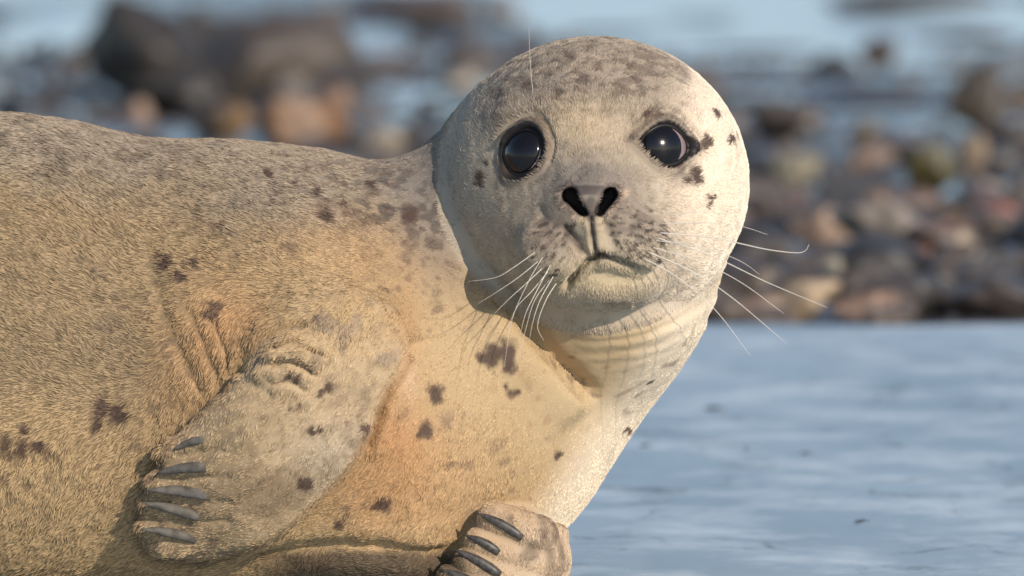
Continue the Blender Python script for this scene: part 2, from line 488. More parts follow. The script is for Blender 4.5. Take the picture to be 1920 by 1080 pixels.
DARK = (0.045, 0.038, 0.033); BROWN = (0.13, 0.085, 0.05); TAN = (0.36, 0.27, 0.19); GREY = (0.17, 0.15, 0.14)
MOSS = (0.075, 0.06, 0.016); RUST = (0.24, 0.12, 0.055); PALE = (0.5, 0.40, 0.28); PINK = (0.33, 0.2, 0.16)
taken = []
ROCKS = [
 (365, 205, 120, 70, (0.075, 0.058, 0.045), 'dark brown weedy rock in front of the tall dark boulder on its right', 0.1, 9),
 (540, 192, 110, 60, (0.12, 0.09, 0.07), 'dull brown rock at the right foot of the brown mound', -0.1, 1),
 (610, 150, 120, 60, (0.10, 0.08, 0.07), 'dull grey brown rock right of the brown mound', 0.1, 6),
 (390, 120, 150, 90, (0.085, 0.068, 0.055), 'dark brown rock leaning on the upper part of the brown mound', 0.25, 4),
 (520, 262, 90, 55, (0.055, 0.045, 0.04), 'blackish rock in front of the orange brown rock on its left', 0.0, 8),
 (1130, 68, 240, 13, (0.10, 0.095, 0.095), 'thin grey ledge awash in the pale pool above the seal\'s crown', 0.0, 3),
 (1420, 104, 300, 15, (0.12, 0.105, 0.10), 'thin brown grey ledge awash in the pale pool right of the seal\'s crown', 0.0, 5),
 (1810, 84, 230, 26, (0.12, 0.10, 0.09), 'flat brown ledge at the right end of the pale pool', 0.0, 2),
 (1330, 40, 200, 10, (0.14, 0.135, 0.135), 'faint grey ledge near the top edge in the pale pool', 0.0, 9),
 (1400, 205, 260, 24, (0.14, 0.115, 0.10), 'low brown ledge in the second pool behind the seal\'s temple', 0.0, 0),
 (1640, 196, 260, 20, (0.12, 0.105, 0.10), 'low grey ledge in the second pool left of the dark weedy rock', 0.0, 7),
 (265, 195, 290, 210, (0.055, 0.046, 0.04), 'tall dark blackish boulder at upper left with a shaded left face', 0.0, 0),
 (480, 190, 400, 170, (0.105, 0.084, 0.07), 'broad brown mound of rock beside the tall dark boulder', 0.05, 3),
 (660, 158, 250, 52, (0.11, 0.095, 0.09), 'low grey brown rock lying between two small pools above the seal\'s back', 0.05, 5),
 (800, 58, 330, 75, (0.13, 0.10, 0.085), 'broad brown reef rock at the top edge left of the seal\'s head', 0.05, 9),
 (330, 215, 200, 75, DARK, 'dark low rock at the foot of the tall dark boulder', 0.0, 8),
 (430, 180, 110, 62, (0.10, 0.068, 0.025), 'ochre brown weedy rock in front of the brown mound', 0.1, 2),
 (285, 190, 80, 50, (0.20, 0.145, 0.10), 'small tan rock against the dark boulder\'s foot', 0.0, 6),
 (470, 188, 62, 60, TAN, 'small rounded tan rock below the brown mound', 0.0, 7),
 (550, 288, 230, 110, (0.24, 0.125, 0.055), 'orange brown rock sloping down to the right just above the seal\'s back', 0.35, 1),
 (440, 262, 100, 70, (0.26, 0.16, 0.08), 'rounded ochre rock left of the orange brown rock', 0.0, 4),
 (630, 235, 70, 80, (0.25, 0.14, 0.08), 'upright reddish brown rock right of the orange brown rock', 0.1, 9),
 (725, 298, 75, 55, PALE, 'pale rounded pebble just above the lowest dip of the seal\'s back', 0.0, 10),
 (255, 235, 65, 50, (0.30, 0.19, 0.13), 'small pinkish rock just above the seal\'s back', 0.0, 11),
 (1838, 252, 120, 135, (0.055, 0.04, 0.025), 'dark weedy rock standing up at the right edge of the pool', 0.0, 2),
 (1655, 122, 84, 52, (0.08, 0.05, 0.03), 'small dark brown rock standing in the pale pool', 0.0, 7),
 (1560, 140, 110, 40, (0.06, 0.055, 0.05), 'flat dark rock awash left of the small brown rock', 0.0, 5),
 (1690, 24, 420, 46, (0.10, 0.075, 0.055), 'brown reef rock at the top edge of the picture', 0.0, 3),
 (1750, 378, 110, 118, MOSS, 'mossy olive green rock beside the pale slabs', 0.0, 8),
 (1830, 330, 75, 82, (0.34, 0.25, 0.17), 'upright tan rock right of the mossy green rock', 0.0, 4),
 (1675, 480, 230, 105, (0.36, 0.30, 0.25), 'long pale grey slab sloping down to the right', 0.38, 0),
 (1815, 518, 100, 82, PALE, 'cream angular stone at the low end of the pale slab', 0.3, 6),
 (1500, 602, 175, 72, (0.5, 0.37, 0.24), 'cream elongated stone at the edge of the ice', -0.22, 1),
 (1430, 605, 110, 55, (0.30, 0.20, 0.14), 'low brown stone left of the cream elongated stone', -0.1, 9),
 (1560, 535, 50, 55, (0.42, 0.37, 0.28), 'small round grey white pebble above the cream elongated stone', 0.0, 10),
 (1540, 465, 130, 80, (0.33, 0.22, 0.15), 'tan brown rock near the seal\'s right cheek', 0.05, 11),
 (1640, 440, 90, 85, (0.28, 0.19, 0.13), 'square brown rock left of the pale slab', 0.1, 5),
 (1500, 345, 100, 62, (0.33, 0.29, 0.2), 'pale greenish grey stone behind the seal\'s cheek', 0.1, 7),
 (1620, 330, 130, 62, (0.24, 0.17, 0.13), 'flat brown rock between the greenish stone and the mossy rock', 0.0, 3),
 (1730, 520, 90, 60, (0.33, 0.16, 0.09), 'rust red stone under the pale slab', 0.0, 4),
 (1880, 430, 90, 50, (0.36, 0.14, 0.10), 'brick red flat stone near the right edge of the picture', 0.1, 2),
 (1850, 385, 90, 50, (0.38, 0.30, 0.25), 'pinkish grey stone just above the brick red flat stone', 0.2, 10),
 (1490, 265, 170, 75, (0.10, 0.08, 0.07), 'dark flat rock at the near shore of the right pool', 0.0, 8),
 (1440, 260, 60, 45, (0.28, 0.19, 0.15), 'small pinkish brown stone beside the seal\'s temple', 0.0, 6),
 (1620, 270, 60, 45, (0.20, 0.13, 0.06), 'small ochre stone at the near shore of the right pool', 0.0, 1),
 (1630, 605, 150, 60, (0.28, 0.18, 0.13), 'brown stone at the ice edge right of the cream elongated stone', 0.0, 11),
 (1860, 596, 170, 80, (0.07, 0.055, 0.05), 'dark stone at the ice edge by the right border', 0.0, 0),
]
for i, (px, pyb, w, h, col, lab, tilt, ki) in enumerate(ROCKS):
    o = rock_at(px, pyb, w, h, col, lab, tilt=tilt, kind_i=ki, yaw=0.5 * math.sin(i * 2.1), deep=0.75)
    taken.append((o.location.x, o.location.y, o.scale.x))

PAL = [((0.19, 0.145, 0.11), 'tan'), ((0.105, 0.082, 0.066), 'brown'), ((0.155, 0.105, 0.085), 'reddish'), ((0.10, 0.095, 0.095), 'grey'),
       ((0.036, 0.032, 0.031), 'dark'), ((0.06, 0.048, 0.024), 'olive'), ((0.30, 0.255, 0.205), 'pale')]
PW = [0.20, 0.22, 0.11, 0.18, 0.19, 0.07, 0.03]
cand = []
tries = 0
while len(cand) < 1900 and tries < 16000:
    tries += 1
    y = 2.74 + (rnd.random() ** 1.35) * 10.0
    hw = 0.0475 * (y + 6) + 0.35
    x = rnd.uniform(-hw, hw)
    r_ = 0.010 + 0.040 * rnd.random() ** 2.6
    if y > 6:
        r_ *= 0.8
        if rnd.random() < 0.45:
            continue
    if y < ice_edge(x) + 0.03:
        continue
    pm = float(pool_mask(np.array([x]), np.array([y]))[0])
    if pm > 0.15:
        continue
    front = float(pool_mask(np.full(4, x * 1.03), y + np.array([0.25, 0.5, 0.75, 1.0])).max())
    if front > 0.4:
        r_ = min(r_, 0.011 + 0.004 * rnd.random())
    if any((x - a) ** 2 + (y - b_) ** 2 < (0.75 * c + 0.4 * r_) ** 2 for a, b_, c in taken):
        continue
    cand.append((x, y, r_, rnd.choices(range(7), PW)[0]))
zz = shore_z(np.array([c[0] for c in cand]), np.array([c[1] for c in cand]))
vis = []
for i, (x, y, r_, ci) in enumerate(cand):
    k = F / (y + 6)
    px = 960 + x * k; pyy = float(proj(np.array([[x, y, zz[i]]]) / S)[1][0])
    inview = (-20 < px < 1940) and (-20 < pyy < 640)
    hidden = 840 < px < 1380 and pyy > 110 or (px <= 840 and pyy > 300)
    vis.append((r_ * k if (inview and not hidden) else 0.0, i))
vis.sort(reverse=True)
single = set(i for w, i in vis[:250] if w > 0)
px_all, py_all = proj(np.array([[c[0], c[1], zz[i]] for i, c in enumerate(cand)]) / S)
SHORT = [' '.join(re.split(r' (?:beside|above|at|against|with|in|below|just|standing|right|left|awash|near|behind|between|under|sloping|lying|by)\b', r_[5])[0].split()[:5]) for r_ in ROCKS]
PEBS = []
bulk_v, bulk_f, bulk_c, off = [], [], [], 0
small = [stone_data(300 + k, 2, 0.6, 6) for k in range(6)]
for i, (x, y, r_, ci) in enumerate(cand):
    col, word = PAL[ci]
    j = rnd.uniform(0.75, 1.25)
    col = tuple(c * j for c in col)
    sx, sy, sz = r_ * rnd.uniform(0.9, 1.35), r_ * rnd.uniform(0.8, 1.1), r_ * rnd.uniform(0.75, 1.1)
    rot = (rnd.uniform(-0.35, 0.35), rnd.uniform(-0.35, 0.35), rnd.uniform(0, 6.28))
    if i in single:
        ki = rnd.randrange(12)
        o = put_stone('pebble', (x, y, zz[i] + sz * 0.33), sx, sy, sz, rot, col, ki)
        pk = (px_all[i], py_all[i])
        jn = min(range(len(ROCKS)), key=lambda q: math.hypot((ROCKS[q][0] - pk[0]), 1.3 * (ROCKS[q][1] - ROCKS[q][3] / 2 - pk[1])))
        dx_, dy_ = pk[0] - ROCKS[jn][0], pk[1] - (ROCKS[jn][1] - ROCKS[jn][3] / 2)
        where = ('right of' if dx_ > 0 else 'left of') if abs(dx_) > 1.2 * abs(dy_) else ('in front of' if dy_ > 0 else 'behind')
        tint = {'dark': 'blackish', 'olive': 'olive weedy', 'pale': 'pale cream'}.get(word, word)
        size = 'tiny' if r_ < 0.018 else 'small' if r_ < 0.028 else 'egg sized'
        o['label'] = size + ' ' + tint + ' pebble ' + where + ' the ' + SHORT[jn]
        PEBS.append(o)
        o['category'] = 'pebble'; o['group'] = word + ' pebbles on the shore'
    else:
        v, f = small[rnd.randrange(6)]
        c, s_ = math.cos(rot[2]), math.sin(rot[2])
        q = v * np.array([sx, sy, sz])
        q = np.stack([q[:, 0] * c - q[:, 1] * s_, q[:, 0] * s_ + q[:, 1] * c, q[:, 2] + q[:, 0] * rot[0] * 0.6], 1) + np.array([x, y, zz[i] + sz * 0.3])
        bulk_v.append(q); bulk_f.append(np.array(f) + off); off += len(q)
        bulk_c.append(np.tile(np.array([*col, 1.0]), (len(q), 1)))
same = {}
for o in PEBS:
    same.setdefault(o['label'], []).append(o)
for lab, os_ in same.items():
    if len(os_) == 2:
        os_.sort(key=lambda o: o.scale.x)
        os_[0]['label'] = 'smaller ' + lab; os_[1]['label'] = 'larger ' + lab
    elif len(os_) > 2:
        os_.sort(key=lambda o: (o.location.x / (o.location.y + 6)))
        for k, o in enumerate(os_):
            o['label'] = ('leftmost ' if k == 0 else 'rightmost ' if k == len(os_) - 1 else 'middle ') + lab
bm_ = np_mesh('shingle', np.vstack(bulk_v), np.vstack(bulk_f), M_PEB)
at = bm_.attributes.new('stone_colour', 'FLOAT_COLOR', 'POINT')
at.data.foreach_set('color', np.vstack(bulk_c).astype(np.float32).ravel())
bo = bpy.data.objects.new('shingle', bm_); COL.objects.link(bo); bo['kind'] = 'stuff'
bo['label'] = 'blurred bed of small brown and grey shingle behind the ice'

# ================================================================== SEAL
FLIP = smooth_line([(560, 560), (500, 610), (470, 665), (440, 712), (388, 762), (335, 815), (305, 862), (280, 912), (266, 962),
                    (264, 1008), (292, 1042), (345, 1054), (425, 1046), (520, 1004), (600, 935), (660, 868), (698, 800),
                    (725, 735), (755, 690), (765, 640), (740, 580), (660, 540)], 4)

def basis(nrm, up=(0, 0, 1)):
    nrm = np.asarray(nrm) / np.linalg.norm(nrm)
    u = np.cross(up, nrm); u /= np.linalg.norm(u)
    v = np.cross(nrm, u)
    return np.stack([u, v, nrm], 1)            # columns: right-ish, up, outward

def rot_img(deg):
    """Columns: axis along deg (clockwise on screen from +x), its perpendicular, depth axis."""
    a = math.radians(deg)
    return np.array([[math.cos(a), -math.sin(a), 0], [0, 0, 1], [-math.sin(a), -math.cos(a), 0]], float)

EYES = [dict(px=985, py=286, n=(-0.46, -0.86, 0.10), rx=41, ry=44, roll=-0.30, alm=0.12),
        dict(px=1247, py=273, n=(0.40, -0.88, 0.12), rx=52, ry=38, roll=-0.10, alm=0.34)]

TR = [(-2750, 1010, 300, 60), (-2250, 985, 260, 135), (-1500, 870, 190, 270), (-700, 732, 120, 408), (0, 674, 80, 450), (450, 706, 60, 428), (690, 738, 45, 428)]
def trunk(p):
    d = None
    for a, b_ in zip(TR[:-1], TR[1:]):
        c = cap(p, P(*a[:3]), P(*b_[:3]), a[3], b_[3])
        d = c if d is None else smin(d, c, 60)
    d = smin(d, cap(p, P(690, 735, 45), P(850, 705, 66), 420, 336), 90)
    d = smin(d, ell(p, P(1000, 575, 80), (290, 280, 285)), 70)
    return smin(d, ell(p, P(560, 655, -205), (215, 190, 200)), 150)          # shoulder

def head_sdf(p, px, py, T):
    H = ell(p, P(1116, 343, -135), (286, 285, 272))
    H = smin(H, ell(p, P(1108, 425, -350), (122, 120, 100)), 110)            # muzzle
    H = smin(H, cap(p, P(1112, 250, -340), P(1108, 385, -445), 62, 48), 70)  # bridge of the nose
    H = smin(H, cap(p, P(985, 225, -300), P(1060, 215, -345), 40, 40), 60)   # brows
    H = smin(H, cap(p, P(1185, 215, -345), P(1255, 215, -300), 40, 40), 60)
    H = smin(H, ell(p, P(1138, 525, -345), (92, 88, 52)), 45)                # chin
    H = smin(H, ell(p, P(1040, 464, -432), (66, 62, 60)), 20)                # whisker pads
    H = smin(H, ell(p, P(1184, 447, -432), (80, 64, 60)), 20)
    H = smin(H, ell(p, P(1107, 385, -448), (60, 46, 42)), 40)                # nose
    k = 16 + 34 * sstep(980, 900, px) * sstep(560, 440, py) + 90 * sstep(560, 640, py) * sstep(1010, 1120, px) + 60 * sstep(1270, 1380, px) * sstep(430, 520, py) + 26 * sstep(330, 230, py) * sstep(1000, 900, px)
    d = smin(T, H, k)
    for E in EYES:                                                           # eye sockets
        if 'c' in E:
            qx, qy, qz = eye_co(p, E)
            d = smax(d, -ell(np.stack([qx, qy, qz], 1), (0, 0, 0), (E['rx'], E['ry'], 60)), 10)
    for k in range(2):                                                       # nostrils
        d = smax(d, -np.maximum(nostril(px, py, k), p[:, 1] + 425), 7)
    return d

def nostril(px, py, k):
    (ax, ay, ra), (bx, by, rb) = (((1069, 367, 15.5), (1096, 402, 7.5)), ((1144, 365, 13.5), (1122, 401, 7.5)))[k]
    h = np.clip(((px - ax) * (bx - ax) + (py - ay) * (by - ay)) / ((bx - ax) ** 2 + (by - ay) ** 2), 0, 1)
    return np.hypot(px - ax - h * (bx - ax), py - ay - h * (by - ay)) - (ra + (rb - ra) * h)

def eye_co(p, E):
    """Coordinates across, along and out of an eye opening, almond shaped towards its corners."""
    q = (p - E['c']) @ E['B']
    ca, sa = math.cos(E['roll']), math.sin(E['roll'])
    qx, qy = q[:, 0] * ca + q[:, 1] * sa, -q[:, 0] * sa + q[:, 1] * ca
    qy = qy / (1 - E['alm'] * np.clip((qx / E['rx']) ** 2, 0, 1))
    return qx, qy, q[:, 2]

def sdf(p):
    px, py = proj(p)
    T = trunk(p)
    T = smin(T, ell(p, P(1085, 485, 40), (258, 255, 262)), 70)               # throat
    T = smin(T, ell(p, P(1138, 508, -70), (186, 228, 230)), 60)
    T = smin(T, ell(p, P(1090, 385, 90), (242, 250, 250)), 110)              # back of the skull
    T = smin(T, cap(p, P(770, 442, -70), P(968, 279, -60), 114, 97), 100)      # nape
    T = smin(T, ell(p, P(815, 478, -62), (88, 140, 108)), 80)
    h_ = np.where((px > 600) & (py < 900))[0]
    d = T.copy()
    if len(h_):
        d[h_] = head_sdf(p[h_], px[h_], py[h_], T[h_])
    # near flipper, lying against the flank
    w = np.where((px > 150) & (px < 900) & (py > 420) & (py < 1180) & (np.abs(T) < 260) & (p[:, 1] < 60))[0]
    if len(w):
        qx, qy, Tw, pw = px[w], py[w], T[w], p[w]
        fl = poly_sd(qx, qy, FLIP)
        lift = 2 + 15 * sstep(720, 960, qy)
        th = 44 - 22 * sstep(640, 960, qy)
        ax_d = line_d(qx, qy, [(610, 620), (530, 750), (400, 905)])[0]
        th = th + 22 * np.exp(-(ax_d / 75) ** 2)
        fs = smax(smax(fl, np.abs(Tw - lift) - th, 34 - 20 * sstep(560, 680, qx + 0.3 * (qy - 700))), pw[:, 1] + 60, 20)
        kk = 70 - 63 * sstep(600, 730, qy + 0.25 * (480 - qx) + 150 * sstep(620, 740, qx) * sstep(600, 660, qy))
        dw = smin(d[w], fs, kk)
        for (cx, cy, r_) in DIG:
            if (cx, cy) in DIGD:
                dw = smin(dw, ell(pw, P(cx, cy, DIGD[(cx, cy)]), (r_ * 1.7, r_ * 0.9, r_)), 12)
        d = d.copy(); d[w] = dw
    # far flipper folded under the chest
    w = np.where((px > 620) & (px < 1250) & (py > 780))[0]
    if not len(w):
        return smax(d, 3 - p[:, 2], 25)
    full_p, p = p, p[w]
    d2 = cap(p, P(870, 985, -150), P(990, 1050, -255), 95, 78)
    d2 = smin(d2, ell(p, P(1000, 1050, -258), (50, 70, 74)), 30)
    d2 = smin(d2, cap(p, P(1042, 1005, -262), P(1030, 1090, -262), 24, 34), 6)
    for a, b_, r_ in (((1008, 1005), (928, 972), 35), ((1000, 1050), (900, 1016), 31), ((985, 1090), (880, 1052), 31), ((960, 1122), (850, 1090), 30)):
        d2 = smin(d2, cap(p, P(*a, -318), P(*b_, -318), r_ + 4, r_ - 3), 9)
    d = d.copy(); d[w] = smin(d[w], d2, 14)
    return smax(d, 3 - full_p[:, 2], 25)            # flattened where it lies on the ice

DIG = [(332, 852, 24), (312, 904, 23), (300, 943, 21), (296, 985, 23), (322, 1022, 26)]
DIGD = {}

def march_many(xs_, ys_, start=-760.0, end=300.0):
    """First surface points of the seal under a list of photo positions."""
    xs_, ys_ = np.asarray(xs_, float), np.asarray(ys_, float)
    o = np.stack([P(x, y, 0.0) for x, y in zip(xs_, ys_)])
    q = np.stack([P(x, y, -1.0) for x, y in zip(xs_, ys_)])
    u = o - q                                   # per unit of depth
    d = np.full(len(xs_), start)
    live = np.ones(len(xs_), bool)
    for _ in range(90):
        p = o[live] + u[live] * d[live, None]
        v = sdf(p)
        d[live] += np.where(v > 0.4, np.maximum(v * 0.75, 0.5), 0)
        idx = np.where(live)[0]
        live[idx[(v <= 0.4) | (d[idx] > end)]] = False
        if not live.any():
            break
    return o + u * d[:, None]

def march(px, py):
    return march_many([px], [py])[0]

def grad(p, e=2.0):
    g = np.stack([sdf(p + np.eye(3)[i] * e) - sdf(p - np.eye(3)[i] * e) for i in range(3)], 1)
    return g / (np.linalg.norm(g, axis=1, keepdims=True) + 1e-9)

for E in EYES:
    pt = march(E['px'], E['py'])
    E['surf'] = pt
    E['nrm'] = grad(pt[None], 25)[0]
    nn = 0.6 * E['nrm'] + 0.4 * np.asarray(E['n']); nn /= np.linalg.norm(nn)
    E['nrm'] = nn
for E in EYES:
    E['B'] = basis(E['nrm'])
    E['ball'] = E['surf'] - E['nrm'] * 45
    E['c'] = E['surf']
dd_ = {}
for cx, cy, r_ in DIG:
    q = march(cx, cy)
    dd_[(cx, cy)] = q[1] + 15
DIGD.update(dd_)

# ---- surface nets over a narrow band
H_ = 9.0
lo = np.array([-3900.0, -520.0, -30.0]); hi = np.array([470.0, 560.0, 1075.0])
lo[1] = -640
dims = np.ceil((hi - lo) / H_).astype(int) + 1
CB = 4
cd = (dims + CB - 1) // CB + 1
ci = np.stack(np.meshgrid(*[np.arange(n_) for n_ in cd], indexing='ij'), -1).reshape(-1, 3)
cval = sdf(lo + ci * (H_ * CB))
near = np.abs(cval) < H_ * CB * 1.9 + 22
coarse = cval.reshape(cd)
full = np.repeat(np.repeat(np.repeat(coarse, CB, 0), CB, 1), CB, 2)
full = np.where(full > 0, 50.0, -50.0).astype(np.float32)
offs = np.stack(np.meshgrid(*[np.arange(-CB // 2, CB // 2 + 1)] * 3, indexing='ij'), -1).reshape(-1, 3)
fi = (ci[near][:, None, :] * CB + offs[None]).reshape(-1, 3)
fi = fi[(fi >= 0).all(1) & (fi < np.array(full.shape)).all(1)]
lin_i = np.unique(np.ravel_multi_index(fi.T, full.shape))
fi = np.stack(np.unravel_index(lin_i, full.shape), 1)
full.ravel()[lin_i] = sdf(lo + fi * H_)
G = full
neg = G < 0
cells = np.zeros(tuple(np.array(G.shape) - 1), np.int8)
for a in (0, 1):
    for b_ in (0, 1):
        for c in (0, 1):
            cells += neg[a:G.shape[0] - 1 + a, b_:G.shape[1] - 1 + b_, c:G.shape[2] - 1 + c]
act = np.argwhere((cells > 0) & (cells < 8))
vid = np.full(cells.shape, -1, np.int64); vid[tuple(act.T)] = np.arange(len(act))
corn = np.array([(a, b_, c) for a in (0, 1) for b_ in (0, 1) for c in (0, 1)])
vals = np.stack([G[tuple((act + c).T)] for c in corn], 1)
acc = np.zeros((len(act), 3)); cnt = np.zeros(len(act))
for i in range(8):
    for j in range(i + 1, 8):
        if np.abs(corn[i] - corn[j]).sum() != 1:
            continue
        v0, v1 = vals[:, i], vals[:, j]
        mk = (v0 < 0) != (v1 < 0)
        t = np.where(mk, v0 / np.where(mk, v0 - v1, 1), 0)
        acc += np.where(mk[:, None], corn[i] + t[:, None] * (corn[j] - corn[i]), 0)
        cnt += mk
V = lo + (act + acc / cnt[:, None]) * H_
quads = []
for ax in range(3):
    o1, o2 = (ax + 1) % 3, (ax + 2) % 3
    sl0 = [slice(None)] * 3; sl1 = [slice(None)] * 3
    sl0[ax] = slice(0, -1); sl1[ax] = slice(1, None)
    A, B_ = neg[tuple(sl0)], neg[tuple(sl1)]
    e = np.argwhere(A != B_)
    ok = (e[:, o1] > 0) & (e[:, o2] > 0) & (e[:, o1] < cells.shape[o1]) & (e[:, o2] < cells.shape[o2]) & (e[:, ax] < cells.shape[ax])
    e = e[ok]
    u = np.zeros(3, int); u[o1] = 1
    w = np.zeros(3, int); w[o2] = 1
    q = np.stack([vid[tuple((e - u - w).T)], vid[tuple((e - w).T)], vid[tuple(e.T)], vid[tuple((e - u).T)]], 1)
    flip = A[tuple(e.T)]
    q = np.where(flip[:, None], q, q[:, ::-1])
    quads.append(q)
quads = np.vstack(quads)
quads = quads[(quads >= 0).all(1)]

# ---- one simple subdivision of the quads
ed = np.stack([quads, np.roll(quads, -1, 1)], 2).reshape(-1, 2)
es = np.sort(ed, 1)
ue, inv = np.unique(es[:, 0] * (len(V) + 1) + es[:, 1], return_inverse=True)
u0, u1 = ue // (len(V) + 1), ue % (len(V) + 1)
mid = 0.5 * (V[u0] + V[u1])
fc = V[quads].mean(1)
n0 = len(V); n1 = n0 + len(mid)
em = inv.reshape(-1, 4) + n0
fcid = n1 + np.arange(len(quads))
V = np.vstack([V, mid, fc])
quads = np.vstack([np.stack([quads[:, i], em[:, i], fcid, em[:, (i - 1) % 4]], 1) for i in range(4)])
for it in range(2):
    g = np.stack([sdf(V + np.eye(3)[i] * 1.5) for i in range(3)], 1)
    v0 = sdf(V)
    g = (g - v0[:, None]) / 1.5
    g2 = (g * g).sum(1) + 1e-6
    step = np.clip(v0 / g2, -6, 6)
    V = V - g * step[:, None]

# ---- folds, creases and small relief
N = grad(V, 3.0)
px, py = proj(V)
front = sstep(0.25, -0.05, N[:, 1])
pxn = px + 10 * (fbm(V, 30, 41) - 0.5); pyn = py + 10 * (fbm(V, 30, 42) - 0.5)
disp = np.zeros(len(V))
def crease(pts, depth, w, lip=0.0, wl=None, side=0, ends=True):
    global disp
    pts = smooth_line(pts)
    d, s_, arc = line_d(pxn, pyn, pts)
    fade = np.minimum(sstep(0, 0.15, arc), sstep(1, 0.85, arc)) if ends else 1.0
    disp -= depth * np.exp(-(d / w) ** 2) * fade * front
    if lip:
        wl = wl or w * 3
        disp += lip * np.exp(-((d - w * 1.6) / wl) ** 2) * fade * front * (1.0 if side == 0 else (s_ == side))
crease([(920, 545), (985, 612), (1045, 682), (1125, 758)], 34, 20, 30, 50, side=1)
crease([(832, 250), (836, 330), (852, 405), (892, 475), (955, 560)], 8, 13, ends=False)
crease([(340, 545), (375, 620), (405, 700), (425, 745)], 5, 11, 3)
crease([(392, 585), (425, 660), (440, 720)], 6, 9, 4)
crease([(300, 560), (340, 660), (385, 750)], 5, 14, 3)
crease([(272, 440), (285, 500), (315, 590)], 3, 18, 3)
crease([(448, 715), (470, 672), (512, 632), (585, 604)], 18, 11, 9)
crease([(462, 705), (505, 660), (575, 640)], 13, 8, 9)
crease([(500, 690), (550, 682), (600, 705)], 12, 7, 8)
crease([(520, 665), (570, 655), (615, 672)], 10, 6, 7)
crease([(500, 720), (540, 715), (575, 735)], 5, 6, 4)
crease([(420, 1062), (520, 1036), (620, 1024), (720, 1028), (800, 1036), (880, 1022)], 15, 17, 8, 30)
crease([(672, 862), (700, 812), (722, 742), (756, 690), (768, 640)], 13, 10, 7, 18)
for k, (r0, amp) in enumerate(((1.035, 1.3), (1.095, 3.0), (1.19, 2.2), (1.255, 1.1))):
    ex, ey = (pxn - 1116) / 286, (pyn - 343) / 272
    rho = np.hypot(ex, ey); ang = np.degrees(np.arctan2(ey, ex))
    msk = sstep(14, 40, ang) * sstep(112, 70, ang)
    rho = rho + 0.03 * (fbm(V, 160, 300 + k) - 0.5)
    disp -= amp * np.exp(-((rho - r0) / 0.024) ** 2) * msk * front
    disp += 0.6 * amp * np.exp(-((rho - r0 - 0.033) / 0.022) ** 2) * msk * front
# finger bones and webbing of the near flipper
for bs, tp in (((383, 824), (520, 720)), ((386, 876), (545, 745)), ((390, 929), (570, 780)), ((374, 970), (590, 820)), ((368, 1012), (600, 880))):
    d, s_, arc = line_d(pxn, pyn, [(bs[0] - 60, bs[1] + 8), bs, tp])
    disp += 9 * np.exp(-(d / 15) ** 2) * sstep(1.0, 0.55, arc) * front * (poly_sd(px, py, FLIP) < 6)
for a_, b2_ in (((296, 866), (420, 842)), ((282, 902), (430, 892)), ((276, 938), (430, 938)), ((272, 978), (430, 974))):
    crease([a_, ((a_[0] + b2_[0]) / 2, (a_[1] + b2_[1]) / 2), b2_], 5, 8, ends=False)
# mouth, philtrum, muzzle
crease([(1126, 477), (1105, 490), (1086, 508), (1064, 536)], 20, 7, 4, 16, ends=False)
crease([(1120, 477), (1160, 488), (1214, 508)], 17, 6.5, 4, 14)
crease([(1107, 395), (1110, 430), (1118, 474)], 9, 4.5, 5, 8)
crease([(1060, 434), (1078, 452), (1094, 470)], 12, 9, ends=False)
crease([(1137, 415), (1146, 445), (1150, 470)], 5, 6)
crease([(1010, 385), (1030, 420), (1040, 440)], 3, 8)
crease([(1115, 570), (1150, 577), (1180, 572)], 6, 8)
for E in EYES:
    qx, qy, qz = eye_co(V, E)
    rho = np.hypot(qx / E['rx'], qy / E['ry'])
    nearq = sstep(140, 100, np.linalg.norm(V - E['c'], axis=1))
    disp += nearq * (8 * np.exp(-((rho - 1.28) / 0.2) ** 2) * (1 + 0.6 * (qy > 0)) - 6 * np.exp(-((rho - 1.55) / 0.12) ** 2) * (qy > 0))
    E['rho'] = rho * 1.0
disp += 7 * (fbm(V, 140, 3) - 0.5) * (px < 820) + 2.5 * (fbm(V, 26, 4) - 0.5)
V = V + N * disp[:, None]

# ---- pigment of coat and skin, with some light and shade painted in
SPOTS = [(925, 668, 24), (948, 660, 26), (905, 668, 14), (955, 690, 14), (945, 648, 14), (817, 738, 19), (963, 740, 12), (955, 722, 6), (797, 806, 18), (785, 810, 8), (1046, 850, 9),
         (404, 575, 17), (395, 588, 9), (413, 565, 9), (317, 494, 15), (345, 516, 10), (370, 488, 9), (300, 480, 6), (200, 765, 22), (225, 775, 20), (190, 790, 16), (240, 772, 8),
         (583, 806, 9), (600, 804, 8), (620, 728, 10), (605, 738, 6), (614, 404, 15), (600, 358, 11), (512, 326, 12), (770, 402, 18), (700, 348, 12), (560, 345, 8), (650, 380, 8),
         (1297, 330, 18), (1285, 342, 8), (1310, 340, 8), (1370, 264, 11), (1345, 208, 8), (1346, 220, 8), (1320, 272, 13), (1300, 262, 8), (1278, 137, 18), (1262, 128, 9), (1330, 372, 8), (1322, 382, 6),
         (903, 330, 9), (903, 345, 9), (916, 310, 9), (575, 908, 14), (685, 804, 11), (685, 822, 6), (720, 943, 15), (638, 980, 13), (560, 760, 7), (545, 762, 6),
         (40, 840, 18), (15, 830, 14), (75, 835, 15), (50, 800, 11), (1225, 215, 11), (1208, 222, 9), (1052, 182, 13), (995, 165, 12), (1090, 150, 12), (1160, 165, 10), (935, 182, 11),
         (1005, 125, 9), (1120, 128, 10), (1190, 150, 9), (1205, 180, 8), (1180, 125, 8), (1030, 145, 9), (1070, 110, 9), (595, 595, 9), (1218, 718, 6), (1178, 806, 9), (560, 710, 10), (545, 700, 8), (1040, 300, 0.1)]
PADDOTS = []
prnd = random.Random(5)
